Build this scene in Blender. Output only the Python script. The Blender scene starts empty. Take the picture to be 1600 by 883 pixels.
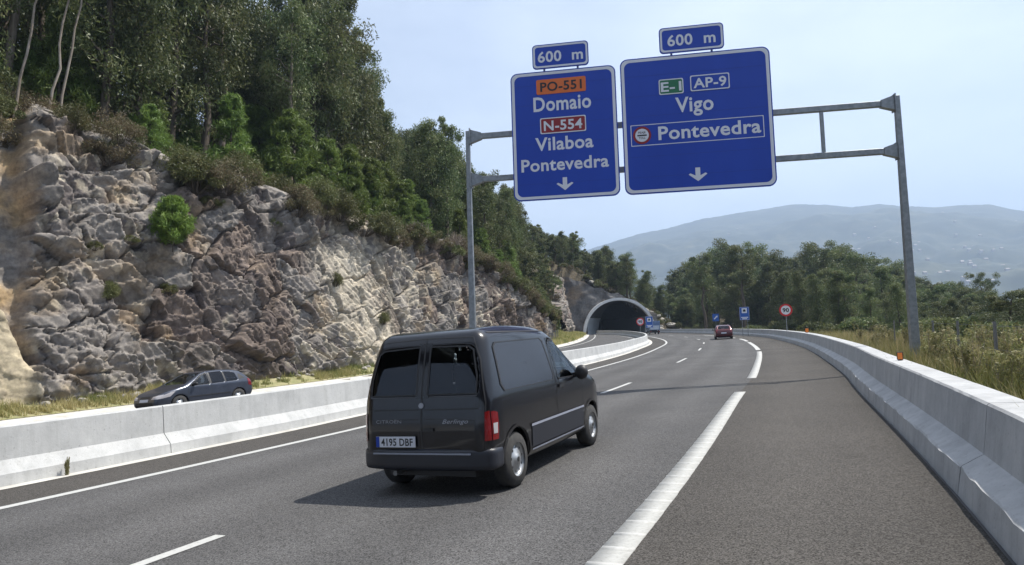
import bpy, bmesh, math, random
import numpy as np
from mathutils import Vector, Matrix
random.seed(7); RNG = np.random.default_rng(11)
S = bpy.context.scene
# ------------------------------------------------------------------ camera
CAM_H, PITCH, ROLL, FPX = 1.636, 0.0713, 0.0308, 1027.1
cd = bpy.data.cameras.new('camera'); cam = bpy.data.objects.new('camera', cd)
S.collection.objects.link(cam); S.camera = cam
cd.sensor_width = 36.0; cd.lens = 36.0*FPX/1600.0; cd.clip_start = 0.1; cd.clip_end = 30000
_up0 = Vector((0, -math.sin(PITCH), math.cos(PITCH))); _rt0 = Vector((1, 0, 0)); _fw = Vector((0, math.cos(PITCH), math.sin(PITCH)))
_rt = _rt0*math.cos(ROLL) - _up0*math.sin(ROLL); _up = _rt0*math.sin(ROLL) + _up0*math.cos(ROLL)
cam.matrix_world = Matrix(((_rt.x, _up.x, -_fw.x, 0), (_rt.y, _up.y, -_fw.y, 0), (_rt.z, _up.z, -_fw.z, CAM_H), (0, 0, 0, 1)))
# ------------------------------------------------------------------ sky, sun, exposure
SUN = Vector((0.56, 0.16, 1.0)).normalized()
W = bpy.data.worlds.new('World'); S.world = W; W.use_nodes = True
wn, wl = W.node_tree.nodes, W.node_tree.links
wn.clear()
sky = wn.new('ShaderNodeTexSky'); sky.sky_type = 'NISHITA'; sky.sun_disc = False
sky.sun_elevation = math.asin(SUN.z); sky.sun_rotation = math.atan2(SUN.x, SUN.y)
sky.altitude = 100; sky.air_density = 1.0; sky.dust_density = 1.6; sky.ozone_density = 1.2
bg = wn.new('ShaderNodeBackground'); bg.inputs['Strength'].default_value = 0.090
# faint high cloud mixed over the sky by direction
tc = wn.new('ShaderNodeTexCoord'); mp = wn.new('ShaderNodeMapping'); mp.inputs['Scale'].default_value = (1.5, 1.0, 3.4); mp.inputs['Location'].default_value = (0.35, 0.2, 0.9)
nz = wn.new('ShaderNodeTexNoise'); nz.inputs['Scale'].default_value = 2.1; nz.inputs['Detail'].default_value = 7; nz.inputs['Roughness'].default_value = 0.52
cr = wn.new('ShaderNodeValToRGB'); cr.color_ramp.elements[0].position = 0.25; cr.color_ramp.elements[1].position = 0.95; cr.color_ramp.elements[0].color = (0.40, 0.40, 0.40, 1)
mx = wn.new('ShaderNodeMixRGB'); mx.inputs['Color2'].default_value = (9.8, 10.6, 11.8, 1)
ml = wn.new('ShaderNodeMath'); ml.operation = 'MULTIPLY'; ml.inputs[1].default_value = 0.75
wo = wn.new('ShaderNodeOutputWorld')
wl.new(tc.outputs['Generated'], mp.inputs[0]); wl.new(mp.outputs[0], nz.inputs['Vector']); wl.new(nz.outputs['Fac'], cr.inputs[0])
wl.new(cr.outputs[0], ml.inputs[0]); wl.new(ml.outputs[0], mx.inputs['Fac']); wl.new(sky.outputs[0], mx.inputs['Color1'])
wl.new(mx.outputs[0], bg.inputs['Color']); wl.new(bg.outputs[0], wo.inputs['Surface'])
ld = bpy.data.lights.new('sun', 'SUN'); ld.energy = 4.5; ld.angle = math.radians(0.53); ld.color = (1.0, 0.95, 0.86)
so = bpy.data.objects.new('sun', ld); S.collection.objects.link(so)
so.rotation_mode = 'QUATERNION'; so.rotation_quaternion = SUN.to_track_quat('Z', 'Y'); so.location = (20, 10, 60)
S.view_settings.view_transform = 'Standard'; S.view_settings.look = 'None'
S.view_settings.exposure = 0.64; S.view_settings.gamma = 1.0; S.view_settings.use_curve_mapping = False
S.render.resolution_x = 1024; S.render.resolution_y = 565
# ================================================================== helpers
def link(o, parent=None):
    S.collection.objects.link(o)
    if parent is not None: o.parent = parent
    return o
def tag(o, label=None, cat=None, group=None, kind=None):
    if label: o['label'] = label
    if cat: o['category'] = cat
    if group: o['group'] = group
    if kind: o['kind'] = kind
    return o
def empty(name, loc=(0, 0, 0), rz=0.0):
    o = bpy.data.objects.new(name, None); o.empty_display_size = 0.3
    link(o); o.location = loc; o.rotation_euler = (0, 0, rz); return o
def np_mesh(name, V, F, mats=(), smooth=False, fattr=None, vcol=None, mi=None):
    """V (n,3), F (m,k) uniform k; fattr per-face float 'v'; vcol per-vertex colour 'col'"""
    V = np.asarray(V, dtype=np.float32); F = np.asarray(F, dtype=np.int32)
    me = bpy.data.meshes.new(name); k = F.shape[1]; m = len(F)
    me.vertices.add(len(V)); me.vertices.foreach_set('co', V.ravel())
    me.loops.add(m*k); me.loops.foreach_set('vertex_index', F.ravel())
    me.polygons.add(m); me.polygons.foreach_set('loop_start', np.arange(0, m*k, k, dtype=np.int32))
    try: me.polygons.foreach_set('loop_total', np.full(m, k, dtype=np.int32))
    except Exception: pass
    if mi is not None: me.polygons.foreach_set('material_index', np.asarray(mi, dtype=np.int32))
    me.update(calc_edges=True); me.validate(clean_customdata=False)
    if smooth: me.polygons.foreach_set('use_smooth', np.ones(len(me.polygons), dtype=bool))
    for a in mats: me.materials.append(a)
    if fattr is not None:
        at = me.attributes.new('v', 'FLOAT', 'FACE'); at.data.foreach_set('value', np.asarray(fattr, dtype=np.float32))
    if vcol is not None:
        at = me.color_attributes.new('col', 'FLOAT_COLOR', 'POINT')
        c = np.ones((len(V), 4), dtype=np.float32); c[:, :3] = vcol; at.data.foreach_set('color', c.ravel())
    return me
def obj(name, me, parent=None, mat=None, loc=None, smooth=False):
    if isinstance(me, MB): me = me.mesh(name, smooth)
    if mat is not None and len(me.materials) == 0: me.materials.append(mat)
    o = bpy.data.objects.new(name, me); link(o, parent)
    if loc is not None: o.location = loc
    return o
class MB:
    def __init__(s): s.v = []; s.f = []
    def add(s, vs, fs):
        n = len(s.v); s.v += [tuple(a) for a in vs]; s.f += [tuple(i+n for i in f) for f in fs]; return s
    def box(s, x0, x1, y0, y1, z0, z1):
        return s.add([(x0, y0, z0), (x1, y0, z0), (x1, y1, z0), (x0, y1, z0), (x0, y0, z1), (x1, y0, z1), (x1, y1, z1), (x0, y1, z1)],
                     [(0, 3, 2, 1), (4, 5, 6, 7), (0, 1, 5, 4), (1, 2, 6, 5), (2, 3, 7, 6), (3, 0, 4, 7)])
    def tube(s, pts, rad, n=8, cap=True, flat=1.0):
        pts = [Vector(p) for p in pts]
        if not hasattr(rad, '__len__'): rad = [rad]*len(pts)
        b = len(s.v); ref = Vector((0, 0, 1))
        for i, p in enumerate(pts):
            d = (pts[min(i+1, len(pts)-1)] - pts[max(i-1, 0)]).normalized()
            r = ref if abs(d.z) < 0.9 else Vector((1, 0, 0))
            a = d.cross(r).normalized(); c = d.cross(a).normalized()
            for k in range(n):
                t = 2*math.pi*k/n
                s.v.append(tuple(p + a*math.cos(t)*rad[i] + c*math.sin(t)*rad[i]*flat))
        for i in range(len(pts)-1):
            for k in range(n):
                s.f.append((b+i*n+k, b+i*n+(k+1) % n, b+(i+1)*n+(k+1) % n, b+(i+1)*n+k))
        if cap:
            s.f.append(tuple(b+k for k in range(n))[::-1]); s.f.append(tuple(b+(len(pts)-1)*n+k for k in range(n)))
        return s
    def lathe_y(s, prof, n=28, c=(0, 0, 0)):
        """prof: list of (radius, y) revolved about the y axis"""
        b = len(s.v)
        for (r, y) in prof:
            for k in range(n):
                t = 2*math.pi*k/n; s.v.append((c[0]+r*math.cos(t), c[1]+y, c[2]+r*math.sin(t)))
        for i in range(len(prof)-1):
            for k in range(n): s.f.append((b+i*n+k, b+(i+1)*n+k, b+(i+1)*n+(k+1) % n, b+i*n+(k+1) % n))
        return s
    def mesh(s, name, smooth=False):
        me = bpy.data.meshes.new(name); me.from_pydata(s.v, [], s.f); me.update()
        if smooth: me.polygons.foreach_set('use_smooth', np.ones(len(me.polygons), dtype=bool))
        return me
def bevel_mesh(me, w=0.01, seg=2):
    bm = bmesh.new(); bm.from_mesh(me)
    bmesh.ops.bevel(bm, geom=list(bm.edges), offset=w, segments=seg, affect='EDGES', profile=0.5)
    bm.to_mesh(me); bm.free(); return me
# ------------------------------------------------------------------ materials
def mat(name, col=(0.5, 0.5, 0.5), rough=0.6, metal=0.0, spec=0.5, coat=0.0):
    m = bpy.data.materials.new(name); m.use_nodes = True
    b = m.node_tree.nodes['Principled BSDF']
    b.inputs['Base Color'].default_value = (*col, 1); b.inputs['Roughness'].default_value = rough
    b.inputs['Metallic'].default_value = metal; b.inputs['Specular IOR Level'].default_value = spec
    b.inputs['Coat Weight'].default_value = coat
    return m
def N(m, t, **kw):
    n = m.node_tree.nodes.new(t)
    for k, v in kw.items():
        if k in n.inputs.keys(): n.inputs[k].default_value = v
        else: setattr(n, k, v)
    return n
def L(m, a, b): m.node_tree.links.new(a, b)
def B(m): return m.node_tree.nodes['Principled BSDF']
def noisy(m, cols, scale=5.0, detail=6, rough=0.6, pos=None, bump=0.0, bscale=None, vec='Object', stretch=None, bdist=0.02):
    """base colour from a noise ramp through the listed colours + optional bump"""
    t = N(m, 'ShaderNodeTexCoord'); src = t.outputs[vec]
    if stretch:
        mpp = N(m, 'ShaderNodeMapping'); mpp.inputs['Scale'].default_value = stretch; L(m, src, mpp.inputs[0]); src = mpp.outputs[0]
    n = N(m, 'ShaderNodeTexNoise', Scale=scale, Detail=detail, Roughness=rough); L(m, src, n.inputs['Vector'])
    r = N(m, 'ShaderNodeValToRGB'); e = r.color_ramp.elements
    k = len(cols); pos = pos or [0.3+0.4*i/(k-1) for i in range(k)]
    while len(e) < k: e.new(0.5)
    for i, c in enumerate(cols): e[i].position = pos[i]; e[i].color = (*c, 1)
    L(m, n.outputs['Fac'], r.inputs[0]); L(m, r.outputs[0], B(m).inputs['Base Color'])
    if bump:
        n2 = N(m, 'ShaderNodeTexNoise', Scale=bscale or scale*3, Detail=5.0); L(m, src, n2.inputs['Vector'])
        bp = N(m, 'ShaderNodeBump', Strength=bump, Distance=bdist); L(m, n2.outputs['Fac'], bp.inputs['Height']); L(m, bp.outputs[0], B(m).inputs['Normal'])
    return r
def mixcol(m, a, b, fac, blend='MULTIPLY'):
    x = N(m, 'ShaderNodeMixRGB', blend_type=blend)
    for s_, v in (('Color1', a), ('Color2', b), ('Fac', fac)):
        if isinstance(v, (int, float)): x.inputs[s_].default_value = v
        elif isinstance(v, tuple): x.inputs[s_].default_value = (*v, 1)
        else: L(m, v, x.inputs[s_])
    return x.outputs[0]
def asphalt(name, base, tint):
    m = mat(name, base, 0.9, spec=0.12)
    t = N(m, 'ShaderNodeTexCoord')
    vo = N(m, 'ShaderNodeTexVoronoi', Scale=110.0); L(m, t.outputs['Object'], vo.inputs['Vector'])
    n1 = N(m, 'ShaderNodeTexNoise', Scale=70.0, Detail=8.0, Roughness=0.75); L(m, t.outputs['Object'], n1.inputs['Vector'])
    n2 = N(m, 'ShaderNodeTexNoise', Scale=0.35, Detail=5.0); L(m, t.outputs['Object'], n2.inputs['Vector'])
    r1 = N(m, 'ShaderNodeValToRGB'); r1.color_ramp.elements[0].position = 0.25; r1.color_ramp.elements[1].position = 0.75
    r1.color_ramp.elements[0].color = (*[c*0.18 for c in base], 1); r1.color_ramp.elements[1].color = (*[min(1, c*2.0) for c in tint], 1)
    mixf = N(m, 'ShaderNodeMath', operation='ADD'); sc = N(m, 'ShaderNodeMath', operation='MULTIPLY'); sc.inputs[1].default_value = 0.36
    sep = N(m, 'ShaderNodeSeparateColor'); L(m, vo.outputs['Color'], sep.inputs[0]); L(m, sep.outputs[0], sc.inputs[0])
    n1s = N(m, 'ShaderNodeMath', operation='MULTIPLY'); n1s.inputs[1].default_value = 0.64; L(m, n1.outputs['Fac'], n1s.inputs[0])
    L(m, sc.outputs[0], mixf.inputs[0]); L(m, n1s.outputs[0], mixf.inputs[1]); L(m, mixf.outputs[0], r1.inputs[0])
    r2 = N(m, 'ShaderNodeValToRGB'); r2.color_ramp.elements[0].position = 0.3; r2.color_ramp.elements[0].color = (0.86, 0.86, 0.86, 1)
    r2.color_ramp.elements[1].position = 0.7; r2.color_ramp.elements[1].color = (1.1, 1.09, 1.08, 1); L(m, n2.outputs['Fac'], r2.inputs[0])
    wa = N(m, 'ShaderNodeAttribute', attribute_name='col')
    st = N(m, 'ShaderNodeTexNoise', Scale=1.1, Detail=6.0, Roughness=0.7); L(m, t.outputs['Object'], st.inputs['Vector'])
    r5 = N(m, 'ShaderNodeValToRGB'); r5.color_ramp.elements[0].position = 0.30; r5.color_ramp.elements[0].color = (0.78, 0.78, 0.78, 1); r5.color_ramp.elements[1].position = 0.40; r5.color_ramp.elements[1].color = (1, 1, 1, 1); L(m, st.outputs['Fac'], r5.inputs[0])
    L(m, mixcol(m, mixcol(m, mixcol(m, r1.outputs[0], r2.outputs[0], 1.0), wa.outputs['Color'], 1.0), r5.outputs[0], 0.7), B(m).inputs['Base Color'])
    bp = N(m, 'ShaderNodeBump', Strength=0.5, Distance=0.006); L(m, mixf.outputs[0], bp.inputs['Height']); L(m, bp.outputs[0], B(m).inputs['Normal'])
    return m
M = {}
M['lane'] = asphalt('lane asphalt', (0.072, 0.071, 0.072), (0.086, 0.085, 0.086))
M['shoulder'] = asphalt('shoulder asphalt', (0.053, 0.049, 0.046), (0.066, 0.062, 0.058))
def concrete(name, c0, c1, c2):
    m = mat(name, c1, 0.85, spec=0.3)
    r = noisy(m, [c0, c1, c2], scale=1.6, detail=9, rough=0.68, bump=0.35, bscale=22, bdist=0.008)
    t = N(m, 'ShaderNodeTexCoord'); mpp = N(m, 'ShaderNodeMapping'); mpp.inputs['Scale'].default_value = (5, 5, 0.5); L(m, t.outputs['Object'], mpp.inputs[0])
    n = N(m, 'ShaderNodeTexNoise', Scale=1.5, Detail=6.0, Roughness=0.7); L(m, mpp.outputs[0], n.inputs['Vector'])
    r2 = N(m, 'ShaderNodeValToRGB'); r2.color_ramp.elements[0].position = 0.3; r2.color_ramp.elements[0].color = (0.72, 0.72, 0.71, 1)
    r2.color_ramp.elements[1].position = 0.52; r2.color_ramp.elements[1].color = (1, 1, 1, 1); L(m, n.outputs['Fac'], r2.inputs[0])
    n3 = N(m, 'ShaderNodeTexNoise', Scale=30.0, Detail=3.0); L(m, t.outputs['Object'], n3.inputs['Vector'])
    r3 = N(m, 'ShaderNodeValToRGB'); r3.color_ramp.elements[0].position = 0.27; r3.color_ramp.elements[0].color = (0.5, 0.5, 0.5, 1)
    r3.color_ramp.elements[1].position = 0.36; r3.color_ramp.elements[1].color = (1, 1, 1, 1); L(m, n3.outputs['Fac'], r3.inputs[0])
    L(m, mixcol(m, mixcol(m, r.outputs[0], r2.outputs[0], 0.5), r3.outputs[0], 0.6), B(m).inputs['Base Color'])
    return m
M['conc'] = concrete('median concrete', (0.37, 0.375, 0.375), (0.45, 0.455, 0.455), (0.51, 0.515, 0.51))
M['conc_r'] = concrete('side barrier concrete', (0.32, 0.325, 0.33), (0.40, 0.405, 0.41), (0.48, 0.485, 0.485))
M['gutter'] = concrete('gutter concrete', (0.42, 0.40, 0.36), (0.52, 0.50, 0.46), (0.60, 0.58, 0.54))
M['shot'] = concrete('sprayed concrete', (0.14, 0.14, 0.145), (0.20, 0.20, 0.205), (0.30, 0.30, 0.30))
M['ring'] = concrete('tunnel ring concrete', (0.52, 0.53, 0.54), (0.64, 0.65, 0.66), (0.70, 0.70, 0.71))
M['white'] = mat('road paint', (0.74, 0.74, 0.72), 0.7)
noisy(M['white'], [(0.26, 0.26, 0.25), (0.43, 0.43, 0.415), (0.50, 0.50, 0.485)], scale=26, detail=9, rough=0.75, pos=[0.3, 0.45, 0.7], bump=0.3, bscale=90, bdist=0.004)
M['worn'] = mat('worn road paint', (0.5, 0.5, 0.48), 0.75)
noisy(M['worn'], [(0.22, 0.22, 0.21), (0.35, 0.35, 0.335), (0.42, 0.42, 0.405)], scale=26, detail=9, rough=0.75, pos=[0.3, 0.45, 0.7], bump=0.3, bscale=90, bdist=0.004)
M['galv'] = mat('galvanised steel', (0.36, 0.38, 0.40), 0.48, 0.55)
noisy(M['galv'], [(0.17, 0.185, 0.20), (0.23, 0.245, 0.26), (0.29, 0.305, 0.32)], scale=9, detail=8)
M['blue'] = mat('sign blue sheeting', (0.012, 0.05, 0.36), 0.42, spec=0.35)
noisy(M['blue'], [(0.011, 0.047, 0.34), (0.0135, 0.055, 0.38)], scale=1.2, detail=3, stretch=(1, 1, 0.2))
M['swhite'] = mat('sign white sheeting', (0.62, 0.63, 0.68), 0.5)
M['sred'] = mat('sign red sheeting', (0.23, 0.006, 0.012), 0.45)
M['sorange'] = mat('sign orange sheeting', (0.62, 0.13, 0.022), 0.5)
M['sgreen'] = mat('sign green sheeting', (0.006, 0.13, 0.055), 0.5)
M['black'] = mat('sign black print', (0.012, 0.012, 0.014), 0.5)
M['rednew'] = mat('bright red sheeting', (0.50, 0.015, 0.02), 0.45)
M['bluesm'] = mat('small sign blue', (0.012, 0.085, 0.36), 0.45)
M['amber'] = mat('amber reflector', (0.75, 0.20, 0.02), 0.3)
M['plastic'] = mat('black plastic', (0.018, 0.018, 0.02), 0.5)
M['tyre'] = mat('tyre rubber', (0.025, 0.025, 0.026), 0.85)
noisy(M['tyre'], [(0.022, 0.022, 0.023), (0.05, 0.048, 0.046)], scale=14)
M['rim'] = mat('wheel steel', (0.42, 0.43, 0.44), 0.38, 0.7)
M['chrome'] = mat('silver lettering', (0.26, 0.26, 0.28), 0.35, 0.7)
M['tail'] = mat('red lamp lens', (0.17, 0.007, 0.009), 0.15, coat=0.5)
M['tailw'] = mat('clear lamp lens', (0.42, 0.40, 0.41), 0.15, coat=0.5)
M['plate'] = mat('number plate', (0.58, 0.60, 0.66), 0.4)
M['seat'] = mat('seat fabric', (0.03, 0.03, 0.035), 0.9)
def glass(name, col, tr, rough=0.03):
    m = bpy.data.materials.new(name); m.use_nodes = True; nt = m.node_tree; nt.nodes.clear()
    o = nt.nodes.new('ShaderNodeOutputMaterial'); t = nt.nodes.new('ShaderNodeBsdfTransparent'); t.inputs[0].default_value = (*tr, 1)
    g = nt.nodes.new('ShaderNodeBsdfGlossy'); g.inputs['Roughness'].default_value = rough; g.inputs['Color'].default_value = (*col, 1)
    f = nt.nodes.new('ShaderNodeFresnel'); f.inputs[0].default_value = 1.5; x = nt.nodes.new('ShaderNodeMixShader')
    nt.links.new(f.outputs[0], x.inputs[0]); nt.links.new(t.outputs[0], x.inputs[1]); nt.links.new(g.outputs[0], x.inputs[2]); nt.links.new(x.outputs[0], o.inputs[0])
    return m
M['glass'] = glass('tinted glass', (0.9, 0.95, 1.0), (0.70, 0.80, 0.76))
M['glassd'] = glass('dark rear glass', (0.8, 0.85, 0.95), (0.50, 0.51, 0.54)); M['glassp'] = glass('privacy glass', (0.8, 0.85, 0.95), (0.16, 0.18, 0.22))
def paint(name, col, metal=0.3, rough=0.28):
    m = mat(name, col, rough, metal, 0.5, 0.6); B(m).inputs['Coat Roughness'].default_value = 0.06
    noisy(m, [tuple(c*0.88 for c in col), col, tuple(min(1, c*1.18+0.004) for c in col)], scale=2.4, detail=8, rough=0.7)   # thin road dust
    return m
M['vanpaint'] = paint('dark navy van paint', (0.0035, 0.0036, 0.007))
M['panelglass'] = mat('blanked side window', (0.022, 0.025, 0.034), 0.16, 0.0, 0.45, 0.0)
M['carpaint'] = paint('blue grey car paint', (0.050, 0.058, 0.080), 0.45)
M['redpaint'] = paint('dark red car paint', (0.085, 0.010, 0.014), 0.3)
M['bluepaint'] = paint('blue lorry paint', (0.10, 0.16, 0.30), 0.1)
M['whitepaint'] = paint('white lorry paint', (0.45, 0.50, 0.58), 0.0)
def leafmat(name, cols, trans=0.35, rough=0.5):
    m = bpy.data.materials.new(name); m.use_nodes = True; nt = m.node_tree; b = nt.nodes['Principled BSDF']; out = nt.nodes['Material Output']
    at = nt.nodes.new('ShaderNodeAttribute'); at.attribute_name = 'v'
    r = nt.nodes.new('ShaderNodeValToRGB'); e = r.color_ramp.elements
    while len(e) < len(cols): e.new(0.5)
    for i, c in enumerate(cols): e[i].position = i/(len(cols)-1); e[i].color = (*c, 1)
    oi = nt.nodes.new('ShaderNodeObjectInfo'); hs = nt.nodes.new('ShaderNodeHueSaturation')
    mr = nt.nodes.new('ShaderNodeMapRange'); mr.inputs['To Min'].default_value = 0.72; mr.inputs['To Max'].default_value = 1.3
    mh = nt.nodes.new('ShaderNodeMapRange'); mh.inputs['To Min'].default_value = 0.485; mh.inputs['To Max'].default_value = 0.515
    nt.links.new(oi.outputs['Random'], mr.inputs[0]); nt.links.new(oi.outputs['Random'], mh.inputs[0])
    nt.links.new(at.outputs['Fac'], r.inputs[0]); nt.links.new(r.outputs[0], hs.inputs['Color']); nt.links.new(mr.outputs[0], hs.inputs['Value']); nt.links.new(mh.outputs[0], hs.inputs['Hue'])
    tr = nt.nodes.new('ShaderNodeBsdfTranslucent'); mixs = nt.nodes.new('ShaderNodeMixShader'); mixs.inputs[0].default_value = trans
    nt.links.new(hs.outputs[0], b.inputs['Base Color']); nt.links.new(hs.outputs[0], tr.inputs['Color'])
    b.inputs['Roughness'].default_value = rough; b.inputs['Specular IOR Level'].default_value = 0.35
    nt.links.new(b.outputs[0], mixs.inputs[1]); nt.links.new(tr.outputs[0], mixs.inputs[2]); nt.links.new(mixs.outputs[0], out.inputs['Surface'])
    return m
M['euc'] = leafmat('eucalyptus leaves', [(0.030, 0.046, 0.016), (0.060, 0.086, 0.030), (0.11, 0.14, 0.05), (0.17, 0.185, 0.075), (0.12, 0.11, 0.05)])
M['pine'] = leafmat('pine needles', [(0.065, 0.10, 0.022), (0.125, 0.18, 0.038), (0.20, 0.25, 0.06)])
M['pineb'] = leafmat('bright pine needles', [(0.10, 0.16, 0.028), (0.16, 0.24, 0.045), (0.22, 0.30, 0.07)])
M['oak'] = leafmat('broad leaves', [(0.05, 0.075, 0.026), (0.08, 0.11, 0.040), (0.12, 0.15, 0.06)])
M['scrub'] = leafmat('dry scrub', [(0.075, 0.055, 0.036), (0.12, 0.088, 0.052), (0.17, 0.135, 0.078), (0.085, 0.09, 0.036), (0.07, 0.085, 0.03)], 0.25)
M['gscrub'] = leafmat('green scrub', [(0.06, 0.07, 0.026), (0.09, 0.105, 0.035), (0.14, 0.14, 0.05), (0.17, 0.14, 0.07)], 0.3)
M['grass'] = leafmat('roadside grass', [(0.14, 0.17, 0.05), (0.22, 0.23, 0.075), (0.36, 0.32, 0.14), (0.45, 0.38, 0.2)], 0.35)
M['herb'] = leafmat('tall herbs', [(0.12, 0.13, 0.045), (0.19, 0.20, 0.075), (0.32, 0.29, 0.14), (0.42, 0.37, 0.22)], 0.35)
M['bark'] = mat('bark', (0.10, 0.075, 0.055), 0.9); noisy(M['bark'], [(0.05, 0.038, 0.03), (0.12, 0.095, 0.07)], scale=3, stretch=(3, 3, 0.6), bump=0.4)
M['pale'] = mat('pale eucalyptus bark', (0.30, 0.26, 0.21), 0.85); noisy(M['pale'], [(0.13, 0.10, 0.075), (0.24, 0.20, 0.16), (0.34, 0.30, 0.26)], scale=2, stretch=(3, 3, 0.5))
def rockmat():
    m = mat('granite and gneiss', (0.2, 0.19, 0.18), 0.88, spec=0.25)
    at = N(m, 'ShaderNodeAttribute', attribute_name='col')
    t = N(m, 'ShaderNodeTexCoord')
    n = N(m, 'ShaderNodeTexNoise', Scale=2.8, Detail=11.0, Roughness=0.72); L(m, t.outputs['Object'], n.inputs['Vector'])
    r = N(m, 'ShaderNodeValToRGB'); e = r.color_ramp.elements; e[0].position = 0.32; e[0].color = (0.62, 0.61, 0.62, 1); e[1].position = 0.68; e[1].color = (1.35, 1.33, 1.28, 1)
    L(m, n.outputs['Fac'], r.inputs[0])
    mpp = N(m, 'ShaderNodeMapping'); mpp.inputs['Rotation'].default_value = (0.5, 0.7, 0.2); mpp.inputs['Scale'].default_value = (1, 1, 2.2); L(m, t.outputs['Object'], mpp.inputs[0])
    n2 = N(m, 'ShaderNodeTexNoise', Scale=1.3, Detail=8.0, Roughness=0.65); L(m, mpp.outputs[0], n2.inputs['Vector'])
    r2 = N(m, 'ShaderNodeValToRGB'); e = r2.color_ramp.elements; e[0].position = 0.38; e[0].color = (0.7, 0.68, 0.68, 1); e[1].position = 0.6; e[1].color = (1.15, 1.12, 1.05, 1)
    L(m, n2.outputs['Fac'], r2.inputs[0])
    L(m, mixcol(m, mixcol(m, at.outputs['Color'], r.outputs[0], 1.0), r2.outputs[0], 0.45), B(m).inputs['Base Color'])
    n3 = N(m, 'ShaderNodeTexNoise', Scale=14.0, Detail=9.0, Roughness=0.75); L(m, t.outputs['Object'], n3.inputs['Vector'])
    bp = N(m, 'ShaderNodeBump', Strength=0.45, Distance=0.02); L(m, n3.outputs['Fac'], bp.inputs['Height']); L(m, bp.outputs[0], B(m).inputs['Normal'])
    return m
M['rock'] = rockmat()
M['stone'] = mat('loose stone', (0.3, 0.28, 0.25), 0.88); noisy(M['stone'], [(0.14, 0.13, 0.12), (0.30, 0.28, 0.25), (0.46, 0.43, 0.38)], scale=2.5, detail=10, rough=0.7, bump=0.6, bscale=8)
M['soil'] = mat('hillside soil', (0.12, 0.09, 0.06), 0.95)
noisy(M['soil'], [(0.028, 0.030, 0.016), (0.06, 0.048, 0.030), (0.095, 0.075, 0.048), (0.05, 0.058, 0.024)], scale=0.45, detail=12, rough=0.72, bump=0.8, bscale=2.5, bdist=0.2)
M['verge'] = mat('verge soil', (0.25, 0.23, 0.12), 0.95)
noisy(M['verge'], [(0.16, 0.18, 0.07), (0.28, 0.26, 0.13), (0.40, 0.36, 0.22)], scale=1.4, detail=10, rough=0.7, bump=0.6, bscale=12)

# ================================================================== road geometry
def smooth_path(pts, step=0.5):
    P = np.array(pts, float)
    t = np.concatenate([[0], np.cumsum(np.linalg.norm(np.diff(P, axis=0), axis=1))])
    # catmull-rom
    out = []
    for i in range(len(P)-1):
        p0 = P[max(i-1, 0)]; p1 = P[i]; p2 = P[i+1]; p3 = P[min(i+2, len(P)-1)]
        n = max(2, int((t[i+1]-t[i])/step))
        for k in range(n):
            u = k/n
            out.append(0.5*((2*p1)+(-p0+p2)*u+(2*p0-5*p1+4*p2-p3)*u*u+(-p0+3*p1-3*p2+p3)*u**3))
    out.append(P[-1]); out = np.array(out)
    # gentle smoothing then resample
    for _ in range(30): out[1:-1] = 0.25*out[:-2]+0.5*out[1:-1]+0.25*out[2:]
    s = np.concatenate([[0], np.cumsum(np.linalg.norm(np.diff(out, axis=0), axis=1))])
    ss = np.arange(0, s[-1], step)
    return np.stack([np.interp(ss, s, out[:, 0]), np.interp(ss, s, out[:, 1])], 1), ss
REF, RS = smooth_path([(-15.5, -26), (-4.35, -5.0), (0.66, 4.8), (5.42, 16), (7.02, 19.6), (13.7, 37), (19.2, 54), (22.6, 66), (25.3, 80), (27.1, 95), (28.0, 110), (27.9, 125), (26.9, 142), (24.5, 165), (19, 200)])
def tangents(P):
    d = np.gradient(P, axis=0); return d/np.linalg.norm(d, axis=1)[:, None]
RT = tangents(REF); RNr = np.stack([RT[:, 1], -RT[:, 0]], 1)      # right-hand normal
def s_at_y(y): return float(np.interp(y, REF[:, 1], RS))
def fade(y): return np.interp(y, [45, 115], [1.0, 0.0])
def road_z(l, y): l = np.asarray(l, float); return (0.042*l-0.022*np.maximum(-9.5-l, 0))*fade(y)
def R(s, l, dz=0.0):
    s = np.asarray(s, float); l = l-0.44*np.clip((41.5-s)/6.5, 0, 2.2)*np.clip((-np.asarray(l, float)-4)/3, 0, 1)   # the inner side widens slightly towards the viewer
    x = np.interp(s, RS, REF[:, 0]); y = np.interp(s, RS, REF[:, 1])
    nx = np.interp(s, RS, RNr[:, 0]); ny = np.interp(s, RS, RNr[:, 1]); k = np.hypot(nx, ny)
    X = x+nx/k*l; Y = y+ny/k*l
    return np.stack([X, Y, road_z(l, y)+dz+0*X], -1)
def to_sl(x, y):
    """nearest (s,l) on the reference line for arrays x,y"""
    x = np.atleast_1d(np.asarray(x, float)); y = np.atleast_1d(np.asarray(y, float))
    bi = np.empty(len(x), int); bd = np.full(len(x), 1e18)
    for i in range(0, len(REF), 2):
        d = (x-REF[i, 0])**2+(y-REF[i, 1])**2; q = d < bd; bd[q] = d[q]; bi[q] = i
    l = (x-REF[bi, 0])*RNr[bi, 0]+(y-REF[bi, 1])*RNr[bi, 1]
    s = RS[bi]+(x-REF[bi, 0])*RT[bi, 0]+(y-REF[bi, 1])*RT[bi, 1]
    return s, l
def s_at_px(px_t, l, z):
    ss = np.arange(2.0, 110, 0.05); P_ = R(ss, l, z); q = P_[:, 1] > 1.5; a = to_px(P_[q][:, 0], P_[q][:, 1], P_[q][:, 2])[0]; return float(ss[q][int(np.argmin(abs(a-px_t)))])
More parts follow.
